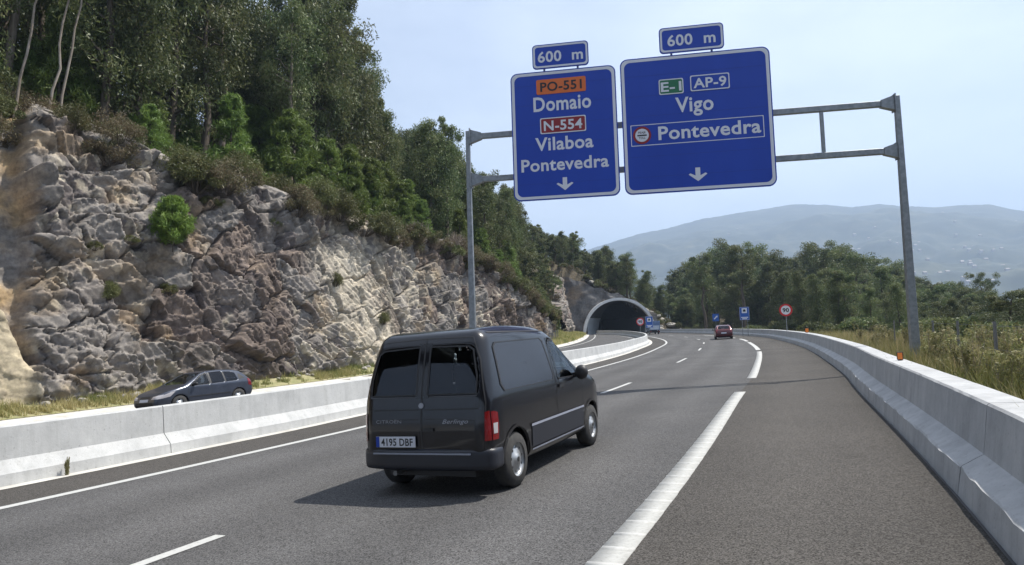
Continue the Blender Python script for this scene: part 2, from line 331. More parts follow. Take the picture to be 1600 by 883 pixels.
LP, LS = smooth_path([(-40, -9), (-33.5, 3.5), (-26.7, 16), (-19.4, 28.6), (-14.6, 37.2), (-9.8, 46.2), (-4.4, 56), (0.7, 66), (5.0, 76), (8.3, 88), (10.7, 101), (12.7, 115), (14.4, 129), (15.8, 142), (16.6, 160), (15.0, 200)])
LT = tangents(LP); LN = np.stack([-LT[:, 1], LT[:, 0]], 1)        # left-hand normal
def d_left(x, y):
    x = np.atleast_1d(np.asarray(x, float)); y = np.atleast_1d(np.asarray(y, float))
    bi = np.zeros(len(x), int); bd = np.full(len(x), 1e18)
    for i in range(0, len(LP), 2):
        d = (x-LP[i, 0])**2+(y-LP[i, 1])**2; q = d < bd; bd[q] = d[q]; bi[q] = i
    return (x-LP[bi, 0])*LN[bi, 0]+(y-LP[bi, 1])*LN[bi, 1], bi
LZ = road_z(to_sl(LP[:, 0], LP[:, 1])[1], LP[:, 1])               # height of the left kerb line
def strip(name, s0, s1, ls, dz, m, step=1.0, parent=None, wear=None):
    ss = np.linspace(s0, s1, max(2, int((s1-s0)/step)+1)); G = np.stack([R(ss, l, dz) for l in ls], 1)
    n, k = G.shape[:2]; idx = np.arange(n*k).reshape(n, k)
    F = np.stack([idx[:-1, :-1], idx[:-1, 1:], idx[1:, 1:], idx[1:, :-1]], -1).reshape(-1, 4)
    vc = None
    if wear is not None: vc = np.repeat(np.broadcast_to(wear(np.array(ls))[None, :], (n, k)).reshape(-1, 1), 3, 1)
    return obj(name, np_mesh(name, G.reshape(-1, 3), F, [m], vcol=vc), parent)
S0 = 2.0; S1 = s_at_y(141.5)
trk = lambda l: 0.93+0.17*sum(np.exp(-((l-c)/0.38)**2) for c in (-6.25, -4.55, -2.65, -0.95))-0.06*sum(np.exp(-((l-c)/0.3)**2) for c in (-5.4, -1.8))
road = strip('road', S0, S1, list(np.linspace(-7.3, 0.0, 30)), 0.0, M['lane'], wear=trk); tag(road, kind='structure')
sh = strip('hard_shoulder', S0, S1, list(np.linspace(0.0, 2.43, 10)), 0.0, M['shoulder'], wear=lambda l: 1.0+0.12*np.exp(-((l-1.0)/0.5)**2)-0.25*np.clip((l-2.1)/0.33, 0, 1)); tag(sh, kind='structure')
sh2 = strip('inner_shoulder', S0, S1, [-8.72, -7.3], 0.0, M['shoulder'], wear=lambda l: 1.0+0*l); tag(sh2, kind='structure')
ft = strip('concrete_footing', S0, S1, [-9.3, -8.62], 0.006, M['gutter']); tag(ft, kind='structure')
# left carriageway: between the median and the left kerb
def left_carriageway():
    ss = LS[(LP[:, 1] > -8) & (LP[:, 1] < 141.5)]; ii = [int(round(v/0.5)) for v in ss][::2]
    V = []; K = 9
    for i in ii:
        a = LP[i]; sR, lR = to_sl([a[0]], [a[1]]); e = R(sR, -9.1)[0]
        for k in range(K):
            t = k/(K-1); x = a[0]*(1-t)+e[0]*t; y = a[1]*(1-t)+e[1]*t
            V.append((x, y, LZ[i]*(1-t)+e[2]*t))
    idx = np.arange(len(V)).reshape(-1, K); F = np.stack([idx[:-1, :-1], idx[:-1, 1:], idx[1:, 1:], idx[1:, :-1]], -1).reshape(-1, 4)
    o = obj('left_carriageway', np_mesh('left_carriageway', V, F, [M['lane']], vcol=np.ones((len(V), 3)))); tag(o, kind='structure')
    def edge(frac_m, from_left, w=0.15):
        Q = []
        for i in ii:
            a = LP[i]; sR, lR = to_sl([a[0]], [a[1]]); e = R(sR, -9.1)[0]; d = math.hypot(e[0]-a[0], e[1]-a[1])
            for dd in (frac_m-w/2, frac_m+w/2):
                t = dd/d if from_left else 1-dd/d
                Q.append((a[0]*(1-t)+e[0]*t, a[1]*(1-t)+e[1]*t, LZ[i]*(1-t)+e[2]*t+0.006))
        ix = np.arange(len(Q)).reshape(-1, 2); F = np.stack([ix[:-1, 0], ix[:-1, 1], ix[1:, 1], ix[1:, 0]], -1)
        obj('edge_line', np_mesh('edge_line', Q, F, [M['white']]), o)
    edge(1.5, True); edge(0.9, False)
    return o
left_carriageway()
# painted lines on our carriageway
strip('edge_line', S0, S1, [-7.24, -7.06], 0.005, M['white'], parent=road)
def dash(name, y0, y1, lc, w, ribs=False):
    a, b = s_at_y(y0), s_at_y(y1)
    if not ribs: return strip(name, a, b, [lc-w/2, lc+w/2], 0.006, M['white'], parent=road)
    # ribbed thermoplastic: a raised bar every 0.35 m
    V = []; F = []; s = a
    ss = []; zz = []
    while s < b:
        ss += [s, s+0.045, s+0.052, s+0.085, s+0.092]; zz += [0.006, 0.006, 0.012, 0.012, 0.006]; s += 0.35
    for l in (lc-w/2-0.001, lc-w/2, lc+w/2, lc+w/2+0.001):
        pass
    rg = np.random.default_rng(int(abs(y0)*10)+5)
    for s_, z_ in zip(ss, zz):
        j = rg.normal(0, 0.0015, 2)
        for l, z in ((lc-w/2+j[0], 0.0), (lc-w/2+j[0], z_), (lc+w/2+j[1], z_), (lc+w/2+j[1], 0.0)): V.append(R(s_, l, z))
    ix = np.arange(len(V)).reshape(-1, 4)
    F = np.concatenate([np.stack([ix[:-1, k], ix[:-1, k+1], ix[1:, k+1], ix[1:, k]], -1) for k in range(3)])
    r_ = np.tile(np.arange(len(ix)-1) % 5, 3); return obj(name, np_mesh(name, np.array(V), F, [M['worn'], M['white']], mi=np.where((r_ >= 1) & (r_ <= 3), 1, 0)), road)
for a, b in [(-6, 15.8), (19.35, 36.6), (38.6, 54), (56.5, 66), (70, 80), (84, 94)]: dash('wide_dash', a, b, 0.0, 0.25, a < 37)
for a, b in [(1.3, 4.6), (16.4, 19.5), (29.7, 33.4), (43.1, 47), (56.5, 60.5), (70, 74), (84, 88), (98, 102)]: dash('lane_dash', a, b, -3.6, 0.13)

# ================================================================== concrete barriers (cast in segments, each with its joint)
def barrier(name, label, prof, l0, s0, s1, seg, m, jit, group=None, step=0.3):
    root = empty(name, tuple(R(s0, l0)[:3])); base = Vector(root.location); tag(root, label, 'barrier', group)
    s = s0; k = len(prof); rg = np.random.default_rng(5)
    while s < s1:
        e = min(s+seg, s1); ss = np.linspace(s+0.008, e-0.008, max(3, int((e-s)/step)))
        V = []
        for t in ss:
            for q, (dl, z) in enumerate(prof):
                jj = rg.normal(0, jit) if q == 1 else rg.normal(0, 0.0015)
                V.append(R(t, l0+dl+jj, z+(rg.normal(0, jit*0.6) if q in (1,) else 0))-np.array(base))
        ix = np.arange(len(V)).reshape(-1, k)
        F = [tuple(r) for r in np.stack([ix[:-1, :-1], ix[:-1, 1:], ix[1:, 1:], ix[1:, :-1]], -1).reshape(-1, 4)]
        F += [tuple(ix[0][::1]), tuple(ix[-1][::-1])]
        me = bpy.data.meshes.new('barrier_segment'); me.from_pydata([tuple(v) for v in V], [], F); me.update(); me.materials.append(m)
        obj('barrier_segment', me, root)
        s = e
    return root
PROF_R = [(0.0, -0.05), (0.03, 0.215), (0.05, 0.23), (0.22, 0.33), (0.27, 0.745), (0.29, 0.765), (0.57, 0.765), (0.59, 0.74), (0.66, -0.3)]
PROF_M = [(0.33, -0.05), (0.31, 0.17), (0.29, 0.19), (0.14, 0.36), (0.105, 0.83), (0.085, 0.85), (-0.085, 0.85), (-0.105, 0.83), (-0.14, 0.36), (-0.29, 0.19), (-0.33, -0.1)]
barrier('side_barrier', 'long grey concrete barrier with stepped profile curving along the right-hand shoulder', PROF_R, 2.46, S0, S1, 5.0, M['conc_r'], 0.008, step=0.2)
PROF_M = PROF_M[::-1]
barrier('median_barrier', 'pale concrete barrier between our carriageway and the lower left carriageway', PROF_M, -9.22, S0, S1, 6.1, M['conc'], 0.006)
gut = strip('gutter_gap', S0, S1, [2.30, 2.47], -0.02, M['plastic']); tag(gut, kind='structure')

# ================================================================== numpy noise tools
def vnoise(x, y, seed=0):
    rg = np.random.default_rng(seed); T = rg.random((256, 256))
    xi = np.floor(x).astype(int); yi = np.floor(y).astype(int); fx = x-xi; fy = y-yi
    fx = fx*fx*(3-2*fx); fy = fy*fy*(3-2*fy)
    g = lambda a, b: T[a & 255, b & 255]
    return (g(xi, yi)*(1-fx)+g(xi+1, yi)*fx)*(1-fy)+(g(xi, yi+1)*(1-fx)+g(xi+1, yi+1)*fx)*fy-0.5
def fbm(x, y, seed=0, o=5):
    r = 0; a = 1.0
    for k in range(o): r = r+a*vnoise(x*2**k, y*2**k, seed+k); a *= 0.5
    return r
def worley(x, y, seed=0, jit=0.85):
    rg = np.random.default_rng(seed); T = rg.random((256, 256, 5))
    xi = np.floor(x).astype(int); yi = np.floor(y).astype(int)
    f1 = np.full(x.shape, 9.0); f2 = np.full(x.shape, 9.0); A = np.zeros(x.shape+(3,)); dx = np.zeros(x.shape); dy = np.zeros(x.shape)
    for i in (-1, 0, 1):
        for j in (-1, 0, 1):
            t = T[(xi+i) & 255, (yi+j) & 255]
            px = xi+i+0.5+(t[..., 0]-0.5)*jit; py = yi+j+0.5+(t[..., 1]-0.5)*jit
            ex = x-px; ey = y-py; d = np.maximum(np.abs(ex), np.abs(ey))*0.75+np.hypot(ex, ey)*0.25
            c = d < f1; f2 = np.where(c, f1, np.minimum(f2, d)); f1 = np.where(c, d, f1)
            A[c] = t[..., 2:5][c]; dx = np.where(c, ex, dx); dy = np.where(c, ey, dy)
    return f1, f2, A, dx, dy
def to_px(x, y, z):
    cp, sp = math.cos(PITCH), math.sin(PITCH); Z = z-CAM_H
    zc = np.maximum(y*cp+Z*sp, 0.1); yc = -y*sp+Z*cp; u = FPX*x/zc; v = -FPX*yc/zc; c, s = math.cos(ROLL), math.sin(ROLL)
    return 800+u*c+v*s, 441.5-u*s+v*c

# ================================================================== terrain
HC = lambda y: np.interp(y, [20, 36, 44, 50, 58, 66, 74, 82, 92, 108, 118, 126, 134, 150], [17.0, 14.2, 12.6, 11.8, 10.8, 9.4, 7.2, 4.6, 3.0, 3.4, 6.0, 9.5, 11.5, 11.5])
VG = 2.6      # verge width between the kerb and the foot of the rock
LEAN = 0.22
def z_left(d, y, zb):
    H = HC(y); foot = VG+np.interp(y, [74, 92, 112, 122], [0, 1.0, 0.6, 0.0]); top = foot+LEAN*H
    z = np.where(d < foot, 0.10+0.10*np.maximum(d, 0), 0)
    lowcut = np.interp(y, [74, 88, 110, 122], [0, 1, 1, 0])       # where the cutting softens into a grassy bank
    steep = np.clip((d-(top+0.1))/1.3, 0, 1)*(H-0.5)
    soft = np.clip((d-foot)/7.0, 0, 1)*(H+1.0)
    z2 = 0.35+steep*(1-lowcut)+soft*lowcut+np.maximum(d-top-1.4, 0)*np.interp(y, [20, 60, 100, 140], [0.46, 0.44, 0.50, 0.46])
    return zb+np.where(d < foot, z, z2)
def terrain_z(x, y):
    x = np.asarray(x, float); y = np.asarray(y, float); sh_ = x.shape; x = x.ravel(); y = y.ravel()
    dl, bi = d_left(x, y); s, l = to_sl(x, y)
    zr = road_z(l, y)
    zc = np.minimum(road_z(np.clip(l, -30, 3.2), y), LZ[bi] if False else 9)-0.35
    zl = z_left(dl, y, LZ[bi])
    dr = l-3.15
    zright = road_z(3.1, y)+0.15-0.20*np.clip(dr-4.0, 0, 45)
    wood = -6+11*np.exp(-((x-72)/48)**2-((y-215)/70)**2)
    zright = np.where(dr > 4, np.maximum(zright, wood-8*np.clip(1-dr/30, 0, 1)), zright)
    z = np.where(dl > 0, zl, np.where(dr > 0, zright, zc))
    # hill over the tunnel
    hill = 8.5-0.60*(x-23); hill = np.where(x < 14, 13.9-0.42*(x-14), hill); hill = hill+np.clip(y-145, 0, 60)*0.06
    hill = np.maximum(hill, np.where(x > 38.8, 0.0-0.2*(x-38.8), -20)); hill = np.maximum(hill, wood)
    wB = np.clip((y-142.6)/1.2, 0, 1); wB2 = np.clip((y-120)/28, 0, 1); w = np.where(dl > 7, wB2, wB)
    z = z*(1-w)+hill*w
    z = z+0.5*fbm(x*0.18, y*0.18, 3)*np.clip((np.maximum(dl, dr)-4)/4, 0, 1)
    z = np.minimum(z, 60)
    return z.reshape(sh_)
def grid_mesh(name, xs, ys, zf, m, cut=None):
    X, Y = np.meshgrid(xs, ys, indexing='ij'); Z = zf(X, Y)
    idx = np.arange(X.size).reshape(X.shape); F = np.stack([idx[:-1, :-1], idx[1:, :-1], idx[1:, 1:], idx[:-1, 1:]], -1).reshape(-1, 4)
    if cut is not None:
        cx = X.ravel()[F].mean(1); cy = Y.ravel()[F].mean(1); F = F[~cut(cx, cy)]
    return np_mesh(name, np.stack([X, Y, Z], -1).reshape(-1, 3), F, [m], smooth=True)
tun_c = lambda x, y: (y > 140.5) & (y < 150) & (x > 15.6) & (x < 29.6)
hl = obj('hillside', grid_mesh('hillside', np.arange(-90, 150.1, 1.0), np.arange(-12, 300.1, 1.0), terrain_z, M['soil'], lambda x, y: tun_c(x, y) | ((np.abs(x) < 0) & (y < 0)))); tag(hl, kind='structure')
# verge along the foot of the rock and the pale gutter next to the carriageway
def left_strip(name, d0, d1, dz0, dz1, m, k=2, y0=-8, y1=140):
    ii = np.where((LP[:, 1] > y0) & (LP[:, 1] < y1))[0][::2]; V = []
    for i in ii:
        for q in range(k):
            t = q/(k-1); d = d0+(d1-d0)*t; V.append((LP[i, 0]+LN[i, 0]*d, LP[i, 1]+LN[i, 1]*d, LZ[i]+dz0+(dz1-dz0)*t))
    ix = np.arange(len(V)).reshape(-1, k); F = np.stack([ix[:-1, :-1], ix[:-1, 1:], ix[1:, 1:], ix[1:, :-1]], -1).reshape(-1, 4)
    o = obj(name, np_mesh(name, V, F, [m])); tag(o, kind='structure'); return o
left_strip('kerb_gutter', -0.35, 0.5, 0.02, 0.17, M['gutter'])
left_strip('grass_verge', 0.5, 4.6, 0.19, 0.85, M['verge'], 5, y1=139)
vr = strip('right_verge', S0, S1, [3.0, 4.6, 6.6], 0.12, M['verge']); tag(vr, kind='structure')
# valley floor out to the horizon, and the far ridge
def far_ground():
    me = np_mesh("valley_floor", [(-6400, -3400, -30), (8900, -3400, -30), (8900, 7900, -30), (-6400, 7900, -30)], [(0, 1, 2, 3)], [M['far']]); o = obj('valley_floor', me); tag(o, kind='structure')
M['far'] = mat('distant wooded land', (0.05, 0.06, 0.035), 0.95)
_r = noisy(M['far'], [(0.014, 0.022, 0.016), (0.035, 0.045, 0.026), (0.10, 0.10, 0.06)], scale=0.009, detail=12, rough=0.72)
far_ground()
def outer_terrain():
    xs = np.concatenate([np.arange(-400, 520, 10.0)]); ys = np.arange(-40, 760, 10.0)
    f = lambda x, y: np.maximum(-28, np.interp(np.clip(x, -400, 520), [-400, -90, 60, 150, 260, 520], [40, 44, -6, -14, -24, -30])-np.clip(y-300, 0, 400)*0.05)+6*fbm(x*0.02, y*0.02, 9)
    o = obj('outer_terrain', grid_mesh('outer_terrain', xs, ys, f, M['soil'], lambda x, y: (x > -90) & (x < 150) & (y > -12) & (y < 300))); tag(o, kind='structure')
outer_terrain()
RIDX = [300, 600, 800, 900, 968, 1000, 1050, 1100, 1150, 1200, 1250, 1300, 1340, 1380, 1420, 1470, 1520, 1560, 1590, 1620, 1700, 1900, 2300, 2800]
RIDY = [470, 445, 415, 396, 375, 365, 355, 341, 333, 325, 317, 318, 322, 317, 320, 322, 318, 318, 325, 329, 335, 360, 400, 430]
def mountain():
    na, nr = 420, 130; az = np.linspace(-0.55, 1.15, na); rr = np.concatenate([np.linspace(1500, 4300, 100), np.linspace(4350, 5600, 30)])
    A, Rr = np.meshgrid(az, rr, indexing='ij')
    tn = np.tan(A); px = 800+FPX*tn*1.0; sky_y = np.interp(px, RIDX, RIDY); hz = 514.8-0.0308*(px-800)
    el = (hz-sky_y)/FPX*np.cos(A)*4300+CAM_H*0
    t = np.clip((Rr-1500)/2800, 0, 1); prof = t**1.15
    X = Rr*np.sin(A); Y = Rr*np.cos(A)
    rid = fbm(X*0.0016, Y*0.0016, 21, 6)
    Z = -30+(el+30)*prof+(rid*170+60*fbm(X*0.006, Y*0.006, 31, 4))*np.sin(np.pi*np.clip(t, 0, 1))**0.8*(1-t)**0.5*1.3
    Z = np.where(Rr > 4300, (el)-(Rr-4300)*0.22, Z); Z = Z+np.where(np.abs(Rr-4300) < 200, 5*fbm(X*0.05, Y*0.05, 41, 3), 0)
    idx = np.arange(X.size).reshape(X.shape); F = np.stack([idx[:-1, :-1], idx[1:, :-1], idx[1:, 1:], idx[:-1, 1:]], -1).reshape(-1, 4)
    o = obj('mountain', np_mesh('mountain', np.stack([X, Y, Z], -1).reshape(-1, 3), F, [M['far']], smooth=True)); tag(o, kind='structure')
    # scattered houses of the far town on the lower right slopes
    mb = MB(); rg = np.random.default_rng(3)
    for _ in range(130):
        a = 0.54+abs(rg.normal(0, 0.10))*(-1 if rg.random() < 0.35 else 1); r = rg.uniform(1650, 3000) if rg.random() < 0.8 else rg.uniform(3000, 3900)
        i = int(np.clip((a+0.55)/1.7*(na-1), 0, na-1)); j = int(np.argmin(abs(rr-r))); x, y, z = X[i, j], Y[i, j], Z[i, j]
        w, d, h = rg.uniform(7, 13), rg.uniform(7, 12), rg.uniform(4, 7); mb.box(x-w/2, x+w/2, y-d/2, y+d/2, z-6, z+h)
        b = len(mb.v); mb.v += [(x-w/2, y-d/2, z+h), (x+w/2, y-d/2, z+h), (x+w/2, y+d/2, z+h), (x-w/2, y+d/2, z+h), (x-w/2, y, z+h+2.5), (x+w/2, y, z+h+2.5)]
        mb.f += [(b, b+1, b+5, b+4), (b+2, b+3, b+4, b+5), (b+1, b+2, b+5), (b+3, b, b+4)]
    me = mb.mesh('far_town'); me.materials.append(mat('far house walls', (0.36, 0.32, 0.29), 0.8)); o = obj('far_town', me)
    tag(o, 'pale houses of a distant town scattered on the hazy lower slopes at right', 'town', kind='stuff')
mountain()
#@@ROCK
# ================================================================== rock cutting
def rock_face(name, y0, y1, label, du0=0.072, nv=215, seed=1, far=False):
    i0, i1 = int(np.argmin(abs(LP[:, 1]-y0))), int(np.argmin(abs(LP[:, 1]-y1)))
    u = [LS[i0]]
    while u[-1] < LS[i1]:
        yy = np.interp(u[-1], LS, LP[:, 1]); u.append(u[-1]+du0*np.interp(yy, [20, 80], [1.0, 1.6]))
    u = np.array(u); v = np.linspace(0, 1.22, nv)
    U, Vv = np.meshgrid(u, v, indexing='ij'); rj = np.random.default_rng(seed+100)
    U = U+rj.uniform(-0.2, 0.2, U.shape)*np.gradient(u)[:, None]; Vv = Vv+rj.uniform(-0.2, 0.2, U.shape)*(v[1]-v[0])*(np.arange(nv) > 0); Vv = np.clip(Vv, 0, 1.22)
    bx = np.interp(U, LS, LP[:, 0]); by = np.interp(U, LS, LP[:, 1]); nx = np.interp(U, LS, LN[:, 0]); ny = np.interp(U, LS, LN[:, 1])
    zb = np.interp(U, LS, LZ); H = HC(by)*(1+0.10*fbm(U*0.25, U*0+3.3, 77, 3)); t = np.minimum(Vv, 1.0); tb = np.maximum(Vv-1.0, 0)
    off = VG+np.interp(by, [74, 92, 112, 122], [0, 1.0, 0.6, 0.0])+LEAN*H*t+tb*14
    zz = zb+0.1+H*t+tb*H*0.45
    wx = U+0.30*fbm(U*0.5, zz*0.5, 5, 1); wz = zz+0.30*fbm(U*0.5+9, zz*0.5, 6, 1)
    c, s = math.cos(0.32), math.sin(0.32)
    ax, az = wx*c+wz*s, -wx*s+wz*c
    k_ = np.interp(by, [26, 40], [1.0, 0.72]); vz = np.interp(by, [26, 40], [1.0, 1.7])      # blocky beds on the left, steep slabs further right
    f1, f2, A1, dx1, dy1 = worley(ax/2.7, az/vz/1.7, seed+1, 0.95); g1, g2, A2, dx2, dy2 = worley(ax/1.08, az/vz/0.70, seed+2, 0.95); h1, h2, A3, dx3, dy3 = worley(ax/0.46, az/vz/0.34, seed+3, 0.9)
    disp = (A1[..., 0]-0.5)*0.75+(A1[..., 1]-0.5)*1.5*dx1+(A1[..., 2]-0.30)*1.1*dy1
    disp += (A2[..., 0]-0.5)*0.30+(A2[..., 1]-0.5)*0.70*dx2+(A2[..., 2]-0.30)*0.60*dy2
    m3 = (A2[..., 2] > 0.30)
    disp += m3*((A3[..., 0]-0.5)*0.10+(A3[..., 1]-0.5)*0.26*dx3+(A3[..., 2]-0.4)*0.20*dy3)
    crack = 0.55*np.clip(1-(f2-f1)/0.055, 0, 1)+0.26*np.clip(1-(g2-g1)/0.075, 0, 1)*(A1[..., 0] > 0.25)+0.07*np.clip(1-(h2-h1)/0.10, 0, 1)*m3
    sl_ = (ax*0.95+az*0.42+0.5*fbm(U*0.3, zz*0.3, seed+30, 2))/1.05; sa_ = np.clip(0.5+2.2*fbm(U*0.22, zz*0.22, seed+31, 2), 0, 1)*np.interp(by, [26, 38, 46], [0.35, 0.45, 1.0])
    disp += sa_*0.34*((sl_-np.floor(sl_))-0.5)+sa_*0.16*((sl_*2.7-np.floor(sl_*2.7))-0.5)
    bz_ = (zz*0.95-U*0.18+0.6*fbm(U*0.35, zz*0.35, seed+33, 2)); bd_ = (1-sa_)*np.interp(by, [24, 44], [1.0, 0.5])
    disp += bd_*0.30*((bz_-np.floor(bz_))-0.5)
    disp -= crack; disp += 0.9*fbm(U*0.16, zz*0.16, seed+9, 2)
    px, py = to_px(bx+nx*off, by+ny*off, zz)
    tan = np.zeros_like(px)
    if not far:
        tan = 1/(1+np.exp((px-48-16*fbm(zz*0.5, zz*0, 8, 3))/3.0))            # smooth tan recess at the left edge
        smooth_d = -1.5+0.28*fbm(U*0.35, zz*0.35, 66, 4)+0.15*np.sin(U*0.9+zz*0.25)+0.10*(A2[..., 0]-0.5)+0.16*(A3[..., 1]-0.5)*dx3+0.12*(A3[..., 2]-0.4)*dy3
        slab = 1/(1+np.exp((px-(py-455)*0.40)/3.0))*np.clip((py-455)/30, 0, 1)
        smooth_d = smooth_d+slab*1.5
        slick = np.exp(-((px-560-(py-470)*0.45)/38)**2)*np.clip((py-370)/30, 0, 1)*0.75   # pale smoother slab
        disp = disp*(1-slick*0.7)+slick*0.15
        disp = disp*(1-tan)+smooth_d*tan
    disp *= np.clip(Vv/0.05, 0.25, 1)*np.clip((1.24-Vv)/0.1, 0, 1)
    nzc = LEAN; k = 1/math.hypot(1, nzc)
    X = bx+nx*off-nx*disp*k; Y = by+ny*off-ny*disp*k; Z = zz+disp*nzc*k
    Z[:, 0] -= 0.6
    # colour by block
    grey = np.array([0.205, 0.195, 0.190]); dark = np.array([0.085, 0.075, 0.08]); lite = np.array([0.44, 0.41, 0.35]); brown = np.array([0.145, 0.115, 0.102]); tanc = np.array([0.34, 0.255, 0.155]); cream = np.array([0.37, 0.33, 0.25])
    r1 = A1[..., 1]; r2 = A2[..., 0]; r3 = A3[..., 1]
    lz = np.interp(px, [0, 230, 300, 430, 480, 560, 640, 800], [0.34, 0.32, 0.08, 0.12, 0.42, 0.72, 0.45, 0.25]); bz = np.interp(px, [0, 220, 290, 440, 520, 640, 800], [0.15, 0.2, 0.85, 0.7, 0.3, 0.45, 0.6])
    def sel(a, w, r): return a*(1-w[..., None])+r*w[..., None]
    col = np.broadcast_to(grey, px.shape+(3,)).copy()
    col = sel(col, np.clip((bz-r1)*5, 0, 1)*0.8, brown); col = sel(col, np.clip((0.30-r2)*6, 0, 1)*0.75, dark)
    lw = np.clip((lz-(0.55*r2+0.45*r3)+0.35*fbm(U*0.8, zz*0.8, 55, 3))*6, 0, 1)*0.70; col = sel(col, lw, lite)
    stn = np.clip(fbm(U*0.9, zz*0.18, 33, 4)*3.0-0.25, 0, 1)*0.6; col = col*(1-0.45*stn)[..., None]
    tw = np.clip(fbm(U*0.5, zz*0.5, 91, 4)*3-0.6, 0, 1)*0.45; col = sel(col, tw, tanc)
    if not far:
        tcol = sel(np.broadcast_to(grey*0.95, px.shape+(3,)).copy(), np.clip(0.5+fbm(U*0.7, zz*0.7, 17, 4)*2.2, 0, 1), tanc)
        tcol = sel(tcol, np.clip(slab+np.clip(fbm(U*0.5+5, zz*1.2, 19, 4)*2-0.6, 0, 1), 0, 1), cream)
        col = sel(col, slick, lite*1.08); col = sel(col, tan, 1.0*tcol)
    col *= (0.78+0.36*A3[..., 0]+0.28*A2[..., 1])[..., None]; col *= np.array([1.0, 0.98, 0.95])
    idx = np.arange(X.size).reshape(X.shape); q0, q1, q2, q3 = idx[:-1, :-1].ravel(), idx[1:, :-1].ravel(), idx[1:, 1:].ravel(), idx[:-1, 1:].ravel()
    fl = rj.random(len(q0)) < 0.5; T1 = np.where(fl[:, None], np.stack([q0, q1, q2], -1), np.stack([q0, q1, q3], -1)); T2 = np.where(fl[:, None], np.stack([q0, q2, q3], -1), np.stack([q1, q2, q3], -1))
    F = np.concatenate([T1, T2])
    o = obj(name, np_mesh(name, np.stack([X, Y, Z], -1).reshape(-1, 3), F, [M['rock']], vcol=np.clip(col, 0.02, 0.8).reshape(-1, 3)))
    tag(o, kind='structure'); return (X, Y, Z, u, v)
CUT = rock_face('rock_cutting', 12, 90, '')
OUT = rock_face('rock_outcrop', 112, 143, '', du0=0.16, nv=80, seed=40, far=True)
def on_cut(C, px_t, py_t):
    """point of the rock face that shows at a photo position (offline aid kept as a lookup into the real surface)"""
    a, b = to_px(C[0], C[1], C[2]); k = int(np.argmin((a-px_t)**2+(b-py_t)**2)); return Vector((C[0].ravel()[k], C[1].ravel()[k], C[2].ravel()[k]))

# ================================================================== vegetation prototypes
def leaves(C, n, rad, size, flat=0.8, seed=0, thin=0.45, droop=0.0, shell=0.35):
    """C (k,3) clump centres, rad (k,), n leaves per clump: quads spread through each clump"""
    rg = np.random.default_rng(seed); k = len(C); rad = np.broadcast_to(rad, (k,))
    T = k*n; ci = np.repeat(np.arange(k), n)
    d = rg.normal(size=(T, 3)); d /= np.linalg.norm(d, axis=1)[:, None]; r = rg.random(T)**shell
    P = C[ci]+d*(r*rad[ci])[:, None]*np.array([1, 1, flat])
    a = rg.normal(size=(T, 3)); a[:, 2] -= droop*2; a /= np.linalg.norm(a, axis=1)[:, None]
    b = np.cross(a, rg.normal(size=(T, 3))); b /= np.linalg.norm(b, axis=1)[:, None]
    sz = size*rg.uniform(0.6, 1.4, T)[:, None]
    V = np.stack([P-a*sz*0.5, P+b*sz*thin*0.5, P+a*sz*0.5, P-b*sz*thin*0.5], 1).reshape(-1, 3)
    F = np.arange(T*4).reshape(-1, 4); v = np.clip(np.repeat(rg.random(k), n)*0.5+rg.random(T)*0.5, 0, 1)
    return V, F, v
def trunk_mesh(paths, name, m):
    mb = MB()
    for pts, r0, r1 in paths: mb.tube(pts, list(np.linspace(r0, r1, len(pts))), n=6, cap=False)
    me = mb.mesh(name, True); me.materials.append(m); return me
def wob(a, b, n, amp, rg):
    a, b = np.array(a, float), np.array(b, float); t = np.linspace(0, 1, n)[:, None]; p = a+(b-a)*t
    p[1:-1] += rg.normal(0, amp, (n-2, 3)); return [tuple(q) for q in p]
def euc_proto(h, crown0, cw, seed, nclump=44, nleaf=300, pale=False, lsize=0.23, umbrella=False):
    rg = np.random.default_rng(seed); top = (rg.normal(0, 0.35), rg.normal(0, 0.35), h*0.97)
    tr = wob((0, 0, -0.6), top, 8, 0.12, rg); paths = [(tr, 0.017*h, 0.03)]; C = []; rd = []
    A = np.array(tr)
    for i in range(nclump):
        t = crown0+(1-crown0)*((i+0.5)/nclump)**0.85; p = np.array([np.interp(t, np.linspace(0, 1, 8), A[:, k]) for k in range(3)])
        q = (t-crown0)/(1-crown0)
        w = cw*(np.sin(np.pi*np.clip(0.12+q*0.80, 0, 1))**0.7)*rg.uniform(0.25, 1.05) if not umbrella else cw*rg.uniform(0.1, 1.0)
        an = rg.uniform(0, 2*math.pi); e = p+np.array([math.cos(an)*w, math.sin(an)*w, w*rg.uniform(0.25, 0.8)])
        e[2] = min(e[2], h)
        C.append(e); rd.append(rg.uniform(0.45, 1.0)*h/13*(1.15 if q < 0.8 else 0.75))
        if i % 2 == 0 or nclump < 31: paths.append((wob(p, e, 4, 0.08, rg), 0.006*h*(1.15-q), 0.012))
    V, F, v = leaves(np.array(C), nleaf, np.array(rd), lsize, 0.95, seed, 0.30, 0.6, 0.5)
    return trunk_mesh(paths, 'trunk', M['pale'] if pale else M['bark']), np_mesh('crown', V, F, [M['euc']], fattr=v)
